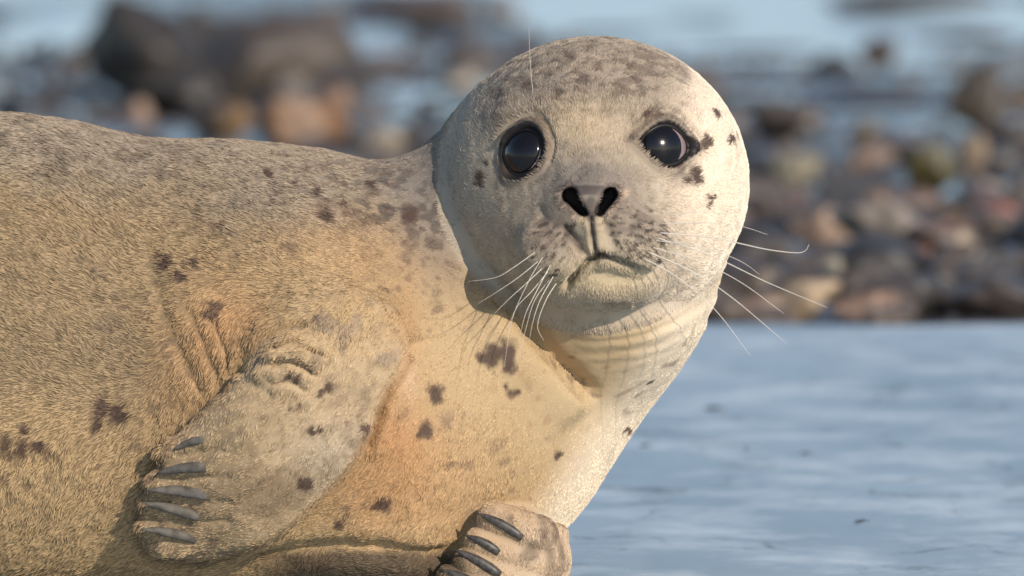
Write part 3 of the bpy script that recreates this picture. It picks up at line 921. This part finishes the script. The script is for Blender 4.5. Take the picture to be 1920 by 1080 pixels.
for r0, c0, nn_, dx, dy in ((1022, 418, 4, 20, 5), (1012, 436, 4, 20, 5), (1008, 455, 4, 19, 5), (1008, 474, 4, 17, 5), (1014, 493, 3, 17, 5), (1022, 510, 3, 15, 4)):
    for i in range(nn_):
        PADDOTS.append((r0 + i * dx * 0.9 + prnd.uniform(-4, 4), c0 + i * dy * 0.4 + prnd.uniform(-4, 4), prnd.uniform(3.2, 5.6), prnd.uniform(1.0, 1.6)))
for r0, c0, nn_ in ((1160, 388, 4), (1152, 404, 6), (1148, 419, 7), (1150, 434, 7), (1154, 449, 6), (1164, 463, 5), (1178, 478, 4)):
    for i in range(nn_):
        PADDOTS.append((r0 + i * 16 + prnd.uniform(-5, 5), c0 + i * 2.0 + prnd.uniform(-4, 4), prnd.uniform(2.8, 4.8), prnd.uniform(1.2, 2.3)))

FURD = [(0, 260, -.8, .45), (150, 400, -.75, -.55), (0, 600, -.85, -.4), (200, 640, -.8, -.4), (300, 300, -.75, -.4), (100, 950, -.3, .9), (420, 650, -.3, .9), (350, 800, -.4, .8),
        (450, 400, -.75, -.5), (550, 500, -.7, -.35), (650, 600, -.35, .8), (700, 400, -.75, -.45), (800, 330, -.8, .2), (750, 500, -.6, .4), (820, 620, -.6, .6), (900, 800, -.35, .9),
        (760, 950, -.45, .85), (600, 1000, -.6, .6), (1000, 900, -.2, 1), (1100, 700, -.5, .8), (1250, 700, -.3, .9), (500, 800, -.6, .7), (420, 950, -.85, .4), (950, 600, -.6, .7),
        (700, 1060, -.8, -.2), (200, 1060, -.6, .6)]
FD = np.array(FURD)
def fur_dir(px, py, V):
    acc = np.zeros((len(px), 2)); wt = np.zeros(len(px))
    for x, y, a, b_ in FURD:
        w = 1.0 / (((px - x) ** 2 + (py - y) ** 2) + 1500) ** 1.4
        acc[:, 0] += w * a; acc[:, 1] += w * b_; wt += w
    acc /= wt[:, None]
    # on the head the hair fans away from the nose
    rx, ry = px - 1106, py - 370
    rr = np.hypot(rx, ry) + 1
    face = headness(px, py)
    out = np.stack([rx / rr, ry / rr], 1)
    acc = acc * (1 - face[:, None]) + out * face[:, None]
    return acc

def headness(px, py):
    r = np.hypot((px - 1116) / 290, (py - 340) / 280)
    return sstep(1.04, 0.98, r)

C = lambda *a: lin(*a)
def pigment(V, px, py, nrm_y):
    f1 = fbm(V, 120, 61); f2 = fbm(V, 36, 62); f3 = vnoise(V, 11, 63); f4 = vnoise(V, 6, 64)
    head = headness(px, py)
    c = np.tile(np.array([0.425, 0.298, 0.162]), (len(V), 1))
    def mix(col, w):
        nonlocal c
        w = np.clip(w, 0, 1)[:, None]
        c = c * (1 - w) + np.asarray(col) * w
    # flank: greyer brown
    mix((0.27, 0.195, 0.112), 0.88 * sstep(430, 200, px + 160 * (f1 - .5)) * sstep(880, 640, py + 160 * (f1 - .5)))
    mix((0.325, 0.23, 0.128), 0.7 * sstep(800, 400, px) * sstep(760, 420, py))
    # back saddle: grey with dark speckle
    top = np.interp(px, [-3000, -700, 0, 100, 200, 300, 400, 500, 620, 700, 760, 800, 850], [900, 330, 222, 228, 240, 255, 272, 292, 303, 300, 290, 272, 240])
    dep = py - top + 120 * (f1 - 0.5)
    back = sstep(190, 40, dep) * (1 - head)
    mix((0.27, 0.22, 0.168), 0.8 * back)
    mix((0.13, 0.11, 0.09), 0.5 * back * sstep(0.52, 0.68, 0.55 * f2 + 0.45 * f3))
    neck = np.exp(-(((px - 800) / 90) ** 2 + ((py - 370) / 130) ** 2)) * (1 - head)
    mix((0.19, 0.168, 0.15), 0.85 * neck)  # grey neck coat, with shade painted in
    mix((0.215, 0.18, 0.145), 0.75 * np.exp(-(((px - 835 - 0.35 * (py - 470)) / 60) ** 2 + ((py - 470) / 110) ** 2)) * (1 - head))  # shade along the head's left edge, painted into the neck colour
    mix((0.06, 0.05, 0.047), 0.6 * sstep(0.5, 0.66, 0.5 * f2 + 0.5 * f3) * np.exp(-(((px - 830) / 60) ** 2 + ((py - 480) / 110) ** 2)) * (1 - head))
    mix((0.06, 0.05, 0.047), 0.8 * sstep(0.47, 0.62, 0.6 * f2 + 0.4 * f3) * np.exp(-(((px - 740) / 110) ** 2 + ((py - 400) / 90) ** 2)) * (1 - head))
    mix((0.16, 0.12, 0.08), 0.5 * sstep(0.54, 0.7, f2) * sstep(500, 250, px) * sstep(760, 500, py))
    # ochre staining in the armpits
    for x, y, rx, ry, a, w in ((385, 650, 70, 120, 0.3, 0.75), (745, 830, 75, 120, -0.25, 1.0), (690, 930, 80, 70, 0, 0.7), (760, 620, 30, 90, 0, 0.5), (660, 470, 120, 60, 0.3, 0.35),
                              (830, 900, 90, 110, 0, 0.35), (460, 600, 60, 50, 0, 0.5), (350, 930, 70, 90, 0, 0.3)):
        dx, dy = px - x, py - y
        ca, sa = math.cos(a), math.sin(a)
        q = ((dx * ca + dy * sa) / rx) ** 2 + ((-dx * sa + dy * ca) / ry) ** 2
        mix((0.42, 0.225, 0.10), 0.80 * w * np.exp(-q * 0.9) * (0.65 + 0.7 * f1))
    mix((0.085, 0.062, 0.042), 0.9 * sstep(1022, 1042, py + 16 * (f2 - .5)) * sstep(440, 560, px) * sstep(940, 860, px))      # shade under the belly fold, painted into the coat
    mix((0.62, 0.45, 0.31), 0.4 * np.exp(-(((px - 768) / 16) ** 2 + ((py - 705) / 45) ** 2)))  # shiny spot on the flipper's web, painted as a pale patch
    # chest and throat
    mix((0.44, 0.32, 0.18), 0.7 * np.exp(-(((px - 930) / 120) ** 2 + ((py - 640) / 130) ** 2)))
    mix((0.49, 0.365, 0.215), 0.8 * sstep(1000, 1120, px + 0.3 * (py - 600)) * sstep(470, 560, py) * sstep(900, 760, py))
    mix((0.74, 0.61, 0.455), 0.9 * sstep(1170, 1275, px + 0.68 * (py - 640)) * sstep(470, 560, py))  # sunlit right edge of throat and chest, painted paler
    # flipper: greyish cream
    fl = poly_sd(px, py, FLIP)
    inf = sstep(4, -14, fl) * (nrm_y < 0.3)
    mix((0.45, 0.33, 0.20), 0.85 * inf * sstep(600, 700, py))
    mix((0.54, 0.46, 0.36), 0.5 * inf * np.exp(-(((px - 630) / 90) ** 2 + ((py - 860) / 80) ** 2)))
    mix((0.22, 0.155, 0.095), 0.75 * inf * sstep(0.46, 0.6, f1) * np.exp(-(((px - 500) / 120) ** 2 + ((py - 930) / 60) ** 2)))
    mix((0.25, 0.18, 0.11), 0.5 * inf * sstep(0.5, 0.66, 0.5 * f2 + 0.5 * f3))
    mix((0.20, 0.14, 0.09), 0.6 * (nrm_y < 0.3) * np.exp(-((fl - 2) / 7) ** 2) * sstep(640, 740, py))
    mix((0.24, 0.18, 0.14), 0.5 * inf * sstep(0.54, 0.66, f2) * sstep(800, 650, py))
    # head
    hd = (0.445, 0.365, 0.27)
    mix(hd, head)
    mix((0.80, 0.67, 0.53), 0.95 * head * sstep(1180, 1330, px + 60 * (f1 - .5)))  # sunlit right cheek, painted brighter
    mix((0.37, 0.325, 0.262), 0.65 * head * sstep(1010, 880, px))  # shaded left side of the face, painted greyer
    crown = head * sstep(300, 210, py + 40 * (f1 - .5)) * sstep(1330, 1220, px) * sstep(870, 930, px)
    mix((0.32, 0.26, 0.20), 0.75 * crown)
    mix((0.13, 0.10, 0.075), 0.6 * crown * sstep(0.48, 0.64, 0.45 * f2 + 0.55 * f3))
    mix((0.55, 0.42, 0.26), 0.5 * head * np.exp(-(((px - 1085) / 90) ** 2 + ((py - 245) / 50) ** 2)))
    muz = head * np.exp(-(((px - 1100) / 110) ** 2 + ((py - 335) / 50) ** 2))
    mix((0.18, 0.155, 0.135), 0.9 * muz * (0.5 + f2))  # grey-brown bridge, with muzzle shading painted into the tone
    for x, y, rx, ry in ((1035, 430, 75, 60), (1180, 412, 70, 48)):
        mix((0.16, 0.125, 0.10), 0.85 * (0.35 + 1.2 * f3) * head * np.exp(-(((px - x) / rx) ** 2 + ((py - y) / ry) ** 2)))  # mottled whisker pads, their shading deepened in the colour
    mix((0.56, 0.45, 0.28), 0.8 * head * np.exp(-(((px - 1135) / 85) ** 2 + ((py - 515) / 32) ** 2)))
    mix((0.24, 0.19, 0.12), 0.7 * np.exp(-(((px - 1150) / 28) ** 2 + ((py - 570) / 9) ** 2)))
    ff = sstep(860, 900, px) * sstep(930, 955, py) * (V[:, 1] < -225)
    mix((0.45, 0.32, 0.205), 0.8 * ff)
    mix((0.15, 0.11, 0.08), 0.65 * ff * np.maximum(sstep(0.5, 0.65, f2), np.exp(-((px - 1026 - 0.2 * (py - 1010)) / 12) ** 2)))
    # spots with ragged rims
    wx = px + 20 * (fbm(V, 24, 71, 2) - 0.5); wy = py + 20 * (fbm(V, 24, 72, 2) - 0.5)
    sp = np.zeros(len(V))
    for x, y, r in SPOTS:
        m_ = (np.abs(px - x) < 2.5 * r + 15) & (np.abs(py - y) < 2.5 * r + 15)
        if m_.any():
            q = np.hypot(wx[m_] - x, wy[m_] - y) / r
            sp[m_] = np.maximum(sp[m_], sstep(1.3, 0.45, q + 0.9 * (f3[m_] - .5)))
    vis_side = (nrm_y < 0.35)
    strength = np.where(py < 200, 0.55, 0.95)
    mix((0.072, 0.044, 0.034), strength * sp * vis_side)
    pd = np.zeros(len(V))
    for x, y, r, el_ in PADDOTS:
        m_ = (np.abs(px - x) < 16) & (np.abs(py - y) < 14)
        if m_.any():
            pd[m_] = np.maximum(pd[m_], sstep(1.25, 0.6, np.hypot((px[m_] - x) / el_, py[m_] - y + 0.25 * (px[m_] - x)) / r))
    mix((0.055, 0.042, 0.036), 0.92 * pd * head)
    # freckles on the chest
    mix((0.3, 0.19, 0.10), 0.45 * sstep(0.66, 0.8, vnoise(V, 16, 77)) * np.exp(-(((px - 1000) / 130) ** 2 + ((py - 760) / 90) ** 2)))
    fk = sstep(0.70, 0.80, vnoise(V, 19, 401)) * sstep(0.45, 0.6, fbm(V, 150, 402)) * (1 - 0.75 * head)
    mix((0.14, 0.09, 0.065), 0.55 * fk * vis_side)
    # nose leather and nostrils
    wet = np.zeros(len(V))
    def nmix(col, w):
        nonlocal wet
        mix(col, w); wet = np.maximum(wet, np.clip(w, 0, 1))
    q = np.hypot((px - 1108) / 56, (py - 357) / 10)
    nmix((0.055, 0.045, 0.043), 0.85 * head * sstep(1.15, 0.8, q + 0.3 * (f3 - .5)))
    q = np.hypot((px - 1108) / 14, (py - 392) / 26)
    nmix((0.055, 0.047, 0.044), 0.85 * head * sstep(1.15, 0.75, q))
    for k in range(2):
        q = nostril(px, py, k)
        mix((0.14, 0.105, 0.09), 0.6 * head * sstep(13, 3, q + 6 * (f3 - .5)))
        nmix((0.012, 0.010, 0.010), head * sstep(5, -4, q + 4 * (f3 - .5)))
    for ln in ([(1052, 362), (1064, 386), (1084, 408)], [(1170, 360), (1152, 376), (1136, 402)]):
        d, _, arc = line_d(px, py, ln)
        mix((0.58, 0.42, 0.31), 0.65 * head * sstep(9, 3, d) * sstep(3, 7, np.minimum(nostril(px, py, 0), nostril(px, py, 1))))
    d, _, arc = line_d(px, py, [(1108, 405), (1111, 435), (1118, 472)])
    nmix((0.05, 0.038, 0.03), 0.85 * sstep(5.0, 1.5, d) * head)
    d, _, arc = line_d(px, py, [(1064, 436), (1080, 453), (1092, 470)])
    mix((0.07, 0.055, 0.05), 0.6 * sstep(10, 3, d) * head)  # shadow in the crease beside the philtrum, painted dark
    for ln in (smooth_line([(1126, 478), (1105, 491), (1086, 509), (1066, 533)]), smooth_line([(1126, 478), (1160, 489), (1208, 506)])):
        d, _, arc = line_d(px, py, ln)
        nmix((0.05, 0.032, 0.02), 0.92 * sstep(7.0, 2.5, d + 2.5 * arc) * head * sstep(1.0, 0.8, arc))
    for ln in ([(1093, 412), (1103, 465)], [(1124, 412), (1134, 468)]):
        d, _, arc = line_d(px, py, ln)
        mix((0.52, 0.41, 0.27), 0.65 * sstep(11, 4, d) * head)
    return c, wet

def eye_rim(V, c, wet):
    bare = np.zeros(len(V))
    for k, E in enumerate(EYES):
        qx, qy, qz = eye_co(V, E)
        rho = np.hypot(qx / E['rx'], qy / E['ry'])
        ok = np.linalg.norm(V - E['c'], axis=1) < 150
        lim = (1.22 if k else 1.34) + (0.34 * (qx > 0) * np.exp(-(qy / 22) ** 2) if k else 0.22 * (qx < 0) * (qy < 0) * np.exp(-((qy + qx) / 60) ** 2))
        w3 = 0.5 * sstep(2.0, 1.3, rho) * ok
        c = c * (1 - w3[:, None]) + np.array([0.20, 0.15, 0.115]) * w3[:, None]
        w = sstep(lim + 0.10, lim - 0.06, rho) * ok
        c = c * (1 - w[:, None]) + np.array([0.016, 0.013, 0.013]) * w[:, None]
        tear = 0.55 * ok * np.exp(-((qx - (22 if k else -28)) / 16) ** 2) * sstep(-30, -48, qy) * sstep(-100, -60, qy)
        c = c * (1 - tear[:, None]) + np.array([0.11, 0.075, 0.055]) * tear[:, None]
        w2 = 0.45 * np.exp(-((rho - 1.45) / 0.09) ** 2) * (qy > 0) * ok
        c = c * (1 - w2[:, None]) + np.array([0.10, 0.075, 0.055]) * w2[:, None]
        wet = np.maximum(wet, w)
        bare = np.maximum(bare, w)
    return c, wet, bare

px, py = proj(V)
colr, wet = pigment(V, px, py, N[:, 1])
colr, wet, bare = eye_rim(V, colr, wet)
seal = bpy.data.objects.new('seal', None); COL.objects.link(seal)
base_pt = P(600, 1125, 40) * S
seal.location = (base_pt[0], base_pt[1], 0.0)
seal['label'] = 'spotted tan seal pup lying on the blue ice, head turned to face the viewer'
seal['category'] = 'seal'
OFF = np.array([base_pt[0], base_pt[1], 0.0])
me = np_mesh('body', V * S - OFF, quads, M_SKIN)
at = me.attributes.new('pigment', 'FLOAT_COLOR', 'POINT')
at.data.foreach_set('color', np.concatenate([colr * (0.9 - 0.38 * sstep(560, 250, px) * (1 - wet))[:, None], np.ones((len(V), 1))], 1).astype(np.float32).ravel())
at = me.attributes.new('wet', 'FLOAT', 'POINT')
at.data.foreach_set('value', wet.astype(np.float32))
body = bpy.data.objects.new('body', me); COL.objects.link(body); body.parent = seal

# ---- fur: real hairs combed along the coat
tri = np.vstack([quads[:, [0, 1, 2]], quads[:, [0, 2, 3]]])
A, B_, C_ = V[tri[:, 0]], V[tri[:, 1]], V[tri[:, 2]]
ar = 0.5 * np.linalg.norm(np.cross(B_ - A, C_ - A), axis=1)
cen = (A + B_ + C_) / 3
tx, ty = proj(cen)
nmean = N[tri[:, 0]]
facing = np.where(nmean[:, 1] < 0.35, 1.0, 0.12)
wgt = ar * facing * np.where(tx < -150, 0.12, 1.0) * np.where(nmean[:, 2] < -0.8, 0.2, 1.0)
hd = headness(tx, ty)
wgt = wgt * (1 + 1.6 * hd * facing)
NH = 460000
cs = np.cumsum(wgt); cs /= cs[-1]
pick = np.searchsorted(cs, rng.random(NH))
r1, r2 = rng.random(NH), rng.random(NH)
fl_ = r1 + r2 > 1
r1[fl_], r2[fl_] = 1 - r1[fl_], 1 - r2[fl_]
pos = A[pick] + r1[:, None] * (B_[pick] - A[pick]) + r2[:, None] * (C_[pick] - A[pick])
nv = N[tri[pick, 0]] * (1 - r1 - r2)[:, None] + N[tri[pick, 1]] * r1[:, None] + N[tri[pick, 2]] * r2[:, None]
# true normals after the creases were cut
vn = np.zeros(len(me.vertices) * 3, np.float32); me.vertices.foreach_get('normal', vn); vn = vn.reshape(-1, 3)
nv = vn[tri[pick, 0]] * (1 - r1 - r2)[:, None] + vn[tri[pick, 1]] * r1[:, None] + vn[tri[pick, 2]] * r2[:, None]
nv /= np.linalg.norm(nv, axis=1, keepdims=True) + 1e-9
hx, hy = proj(pos)
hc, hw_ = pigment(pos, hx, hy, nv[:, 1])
hc, hw_, hb = eye_rim(pos, hc, hw_)
head = headness(hx, hy)
flm = sstep(6, -10, poly_sd(hx, hy, FLIP)) * (nv[:, 1] < 0.3) * sstep(600, 720, hy)
farf = ((hx > 850) & (hy > 940) & (pos[:, 1] < -230)).astype(float)
length = 14 - 3.5 * sstep(420, 700, hx) - 5 * sstep(850, 1100, hx)
length = length * (1 - flm) + 9 * flm
length = length * (1 - head) + (12.5 - 6.5 * np.exp(-(((hx - 1108) / 110) ** 2 + ((hy - 420) / 90) ** 2))) * head
length = length * (1 - farf) + 7 * farf
length *= 1 - 0.45 * sstep(1000, 700, hy + 60 * (fbm(pos, 90, 5) - .5)) * sstep(620, 800, hx) * (1 - head)
length *= rng.uniform(0.65, 1.25, NH)
keep = (hw_ < 0.4) & (hb < 0.3) & (rng.random(NH) > 0.45 * flm)
d2 = fur_dir(hx, hy, pos)
ja = (fbm(pos, 24, 91, 2) - 0.5) * 1.3 * (1 - 0.5 * head) + rng.normal(0, 0.16, NH)
ca, sa = np.cos(ja), np.sin(ja)
d2 = np.stack([d2[:, 0] * ca - d2[:, 1] * sa, d2[:, 0] * sa + d2[:, 1] * ca], 1)
t3 = np.stack([d2[:, 0], np.zeros(NH), -d2[:, 1]], 1)
t3 = t3 - (t3 * nv).sum(1, keepdims=True) * nv
t3 /= np.linalg.norm(t3, axis=1, keepdims=True) + 1e-6
lift = (0.13 + 0.26 * vnoise(pos, 15, 93)) * (1 - 0.35 * head)
K = 4
pts = np.zeros((NH, K, 3))
for k in range(K):
    s_ = k / (K - 1)
    pts[:, k] = pos - nv * 0.8 + t3 * (length * s_)[:, None] + nv * (length * lift * (1.5 * s_ - 0.75 * s_ * s_))[:, None]
bright = 1 + (rng.uniform(0.62, 1.36, NH) - 1) * (1 - 0.45 * head) * (0.82 + 0.42 * vnoise(pos, 14, 95))
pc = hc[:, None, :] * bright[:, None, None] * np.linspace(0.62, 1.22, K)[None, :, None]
rad = np.tile(np.array([0.8, 0.85, 0.68, 0.2]), (NH, 1)) * (1.0 - 0.3 * head)[:, None] * rng.uniform(0.8, 1.2, NH)[:, None]
pts, pc, rad = pts[keep], pc[keep], rad[keep]
nk = len(pts)
hcv = bpy.data.hair_curves.new('fur')
hcv.add_curves([K] * nk)
hcv.attributes['position'].data.foreach_set('vector', (pts * S - OFF).astype(np.float32).ravel())
ra = hcv.attributes.get('radius') or hcv.attributes.new('radius', 'FLOAT', 'POINT')
ra.data.foreach_set('value', (rad * S).astype(np.float32).ravel())
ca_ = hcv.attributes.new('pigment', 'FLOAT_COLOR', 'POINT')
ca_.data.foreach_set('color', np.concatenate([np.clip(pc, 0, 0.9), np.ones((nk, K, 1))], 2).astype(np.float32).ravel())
hcv.materials.append(M_FUR)
fur = bpy.data.objects.new('fur', hcv); COL.objects.link(fur); fur.parent = seal
fur['kind'] = 'stuff'

# ---- eyes
def uv_sphere(c, r, seg=40, ring=24):
    vs, fs = [], []
    for i in range(ring + 1):
        th = math.pi * i / ring
        for j in range(seg):
            ph = 2 * math.pi * j / seg
            vs.append(c + r * np.array([math.sin(th) * math.cos(ph), math.sin(th) * math.sin(ph), math.cos(th)]))
    for i in range(ring):
        for j in range(seg):
            fs.append((i * seg + j, (i + 1) * seg + j, (i + 1) * seg + (j + 1) % seg, i * seg + (j + 1) % seg))
    return np.array(vs), fs

def tube(points, radii, seg=8, flat=1.0, upv=None):
    points = np.asarray(points, float)
    n_ = len(points)
    vs, fs = [], []
    tg = np.gradient(points, axis=0)
    up = np.array([0, -1, 0.2]) if upv is None else np.asarray(upv)
    for i in range(n_):
        t = tg[i] / (np.linalg.norm(tg[i]) + 1e-9)
        a = np.cross(t, up); a /= np.linalg.norm(a) + 1e-9
        b2 = np.cross(a, t)
        for j in range(seg):
            ph = 2 * math.pi * j / seg
            vs.append(points[i] + radii[i] * (math.cos(ph) * a + flat * math.sin(ph) * b2))
    for i in range(n_ - 1):
        for j in range(seg):
            fs.append((i * seg + j, i * seg + (j + 1) % seg, (i + 1) * seg + (j + 1) % seg, (i + 1) * seg + j))
    fs.append(tuple(range(seg))[::-1]); fs.append(tuple((n_ - 1) * seg + j for j in range(seg)))
    return np.array(vs), fs

GAZE = [(-0.24, 0.10), (-0.26, -0.06)]
for k, E in enumerate(EYES):
    R_ = 62.0
    v, f = uv_sphere(E['ball'], R_)
    eye = link_mesh('eye', v * S - OFF, f, M_EYE, seal)
    # iris with its cornea: a cap a little proud of the white
    gz_ = E['nrm'] + GAZE[k][0] * E['B'][:, 0] + GAZE[k][1] * E['B'][:, 1]; BB = basis(gz_)
    vs, fs = [], []
    seg, ring, amax = 40, 16, math.radians(43 if k else 49)
    for i in range(ring + 1):
        a = amax * i / ring
        rr = R_ + 3.5 * math.cos(a / amax * math.pi / 2) ** 0.5 + 0.6
        if i == ring:
            rr = R_ - 2
        for j in range(seg):
            ph = 2 * math.pi * j / seg
            vs.append(E['ball'] + BB @ (rr * np.array([math.sin(a) * math.cos(ph), math.sin(a) * math.sin(ph), math.cos(a)])))
    for i in range(ring):
        for j in range(seg):
            fs.append((i * seg + j, (i + 1) * seg + j, (i + 1) * seg + (j + 1) % seg, i * seg + (j + 1) % seg))
    link_mesh('iris', np.array(vs) * S - OFF, fs, M_IRIS, eye)
    ring_p = []
    for j in range(49):
        ph = 2 * math.pi * j / 48
        u, w = E['rx'] * 0.97 * math.cos(ph), E['ry'] * 0.97 * math.sin(ph) * (1 - E['alm'] * math.cos(ph) ** 2)
        ca, sa = math.cos(E['roll']), math.sin(E['roll'])
        qx, qy = u * ca - w * sa, u * sa + w * ca
        hh = math.sqrt(max(R_ ** 2 - u * u - w * w, 0)) - 45
        ring_p.append(E['c'] + E['B'] @ np.array([qx, qy, max(hh, -4) - 1.5]))
    v, f = tube(ring_p, [6.0] * 49, 10, upv=E['nrm'])
    link_mesh('eyelid', v * S - OFF, f, M_LID, eye)

# ---- claws
def claw(base, tip, r, mat, sink=2.0, raise_tip=6.0, dbase=None):
    pts_, n_ = [], 9
    for i in range(n_):
        s_ = i / (n_ - 1)
        x, y = base[0] + (tip[0] - base[0]) * s_, base[1] + (tip[1] - base[1]) * s_
        y += 4 * math.sin(math.pi * s_) * (-1)
        pts_.append((x, y))
    pts_ = march_many(*np.array(pts_).T)
    dpt = pts_[:, 1]
    i = np.arange(n_)
    dmin = np.minimum.accumulate(dpt)
    cf = np.polyfit(i[:7], dpt[:7], 2)
    dep = np.polyval(cf, i)
    dep = np.minimum(dep, dpt + 0) * 0.5 + 0.5 * np.polyval(np.polyfit(i[:6], dpt[:6], 1), i)
    r = r * 1.0
    out = [P(base[0] + (tip[0] - base[0]) * k / (n_ - 1), base[1] + (tip[1] - base[1]) * k / (n_ - 1) - 4 * math.sin(math.pi * k / (n_ - 1)),
             dep[k] + sink - raise_tip * (k / (n_ - 1))) for k in range(n_)]
    s_ = np.linspace(0, 1, n_)
    radii = r * np.clip(0.75 + 1.2 * s_, 0, 1) * np.clip(1.0 - 0.25 * s_ - 0.7 * s_ ** 4, 0.08, 1) * (1 + 0.035 * np.sin(s_ * 23 + base[1]))
    v, f = tube(out, radii, 10, 0.75)
    link_mesh('claw', v * S - OFF, f, mat, seal)
for bs, tp, r_ in (((383, 824), (326, 843), 8.5), ((386, 876), (293, 888), 11), ((390, 929), (274, 919), 11.5), ((374, 970), (270, 944), 11), ((368, 1012), (264, 992), 10.5)):
    claw(bs, tp, r_, M_CLAW, sink=-6.5)
for bs, tp, r_ in (((980, 1008), (895, 962), 10), ((936, 1036), (872, 1004), 9.5), ((938, 1078), (850, 1030), 10.5), ((905, 1105), (826, 1068), 10.5)):
    claw(bs, tp, r_, M_CLAWD)

# ---- whiskers
WH = [((1232, 420), (1330, 418), (1388, 424), (1440, 440), 1.5), ((1228, 436), (1330, 444), (1420, 463), (1518, 462), 2.2), ((1222, 450), (1310, 462), (1385, 488), (1425, 515), 1.4),
      ((1225, 444), (1330, 478), (1440, 530), (1552, 577), 2.1), ((1218, 462), (1310, 490), (1390, 530), (1470, 588), 1.8), ((1210, 470), (1300, 510), (1375, 560), (1476, 645), 2.1),
      ((1200, 480), (1270, 520), (1340, 580), (1408, 668), 1.9), ((1236, 405), (1300, 398), (1350, 400), (1395, 412), 1.3),
      ((1010, 468), (965, 500), (930, 520), (878, 528), 1.5), ((1014, 486), (972, 520), (935, 545), (895, 570), 1.5), ((1020, 500), (985, 533), (955, 560), (925, 590), 1.7),
      ((1030, 506), (998, 545), (970, 575), (952, 615), 1.7), ((1036, 490), (1004, 550), (985, 590), (975, 630), 1.8), ((1040, 514), (1014, 560), (1000, 600), (992, 640), 1.8),
      ((1048, 524), (1024, 562), (1008, 610), (1020, 640), 1.9), ((1022, 474), (990, 530), (960, 600), (945, 690), 1.4), ((1032, 522), (1002, 564), (985, 620), (966, 690), 1.4),
      ((1000, 180), (996, 140), (993, 95), (992, 50), 1.2)]
for a, b_, c, e, r_ in WH:
    s0 = march(*a)
    line = smooth_line([a, b_, c, e], 7)
    if e == (1518, 462):
        line = np.vstack([smooth_line([a, b_, (1385, 456), (1440, 468), (1492, 474), (1510, 470), (1517, 458)], 4)])
    n_ = len(line)
    t = np.linspace(0, 1, n_)
    dep = s0[1] + 6 + (-190 * t + 120 * t * t) * (0.45 if a[0] > 1100 else 0.25)
    out = [P(line[i][0], line[i][1], dep[i]) for i in range(n_)]
    hit = march_many(line[:, 0], line[:, 1])
    for i in range(n_):                                    # keep the hair clear of the cheek
        q = hit[i]
        if q[1] < 290 and i > 1:
            out[i] = P(line[i][0], line[i][1], min(dep[i], q[1] - 8))
    v, f = tube(out, r_ * (0.64 if a[0] > 1100 else 0.5) * (1.0 - 0.75 * t ** 1.3), 6)
    link_mesh('whisker', v * S - OFF, f, M_WHISK, seal)

# ---- bits of dark weed and twig frozen onto the ice
m_weed = simple_mat('dark_weed', (0.03, 0.028, 0.028), 0.6, 0.4, (60, 0.4))
def scrap(px, py, w, label, seed, name='weed_scrap', cat='weed scrap'):
    rr = random.Random(seed)
    g = ground(px, py, 0.0)
    k = (g[1] + 6) / F
    L = w * k
    zf = float(np.interp(0, [0, 1], [0, 0]))
    pts_ = [(g[0] + L * (s_ - 0.5), g[1] + L * 0.8 * (rr.random() - 0.5), 0.002 + L * 0.10 * rr.random()) for s_ in np.linspace(0, 1, 6)]
    v, f = tube(pts_, [L * 0.03, L * 0.10, L * 0.13, L * 0.08, L * 0.05, L * 0.015], 7, 0.7, upv=(0, 0, 1))
    o = link_mesh(name, v, f, m_weed)
    o['label'] = label; o['category'] = cat; o['group'] = 'dark scraps on the ice'
    return o
scrap(1342, 773, 44, 'blackish scrap of weed alone on the ice, nearest to the rocks', 1)
scrap(1212, 842, 26, 'dark upright scrap on the ice right beside the seal\'s chest', 2)
scrap(1512, 856, 24, 'small dark scrap in the middle of the bare ice', 3)
scrap(1616, 984, 30, 'dark scrap low on the ice to the right, nearest the viewer', 4)
scrap(1402, 849, 16, 'tiny dark crumb on the ice left of the small middle scrap', 5)
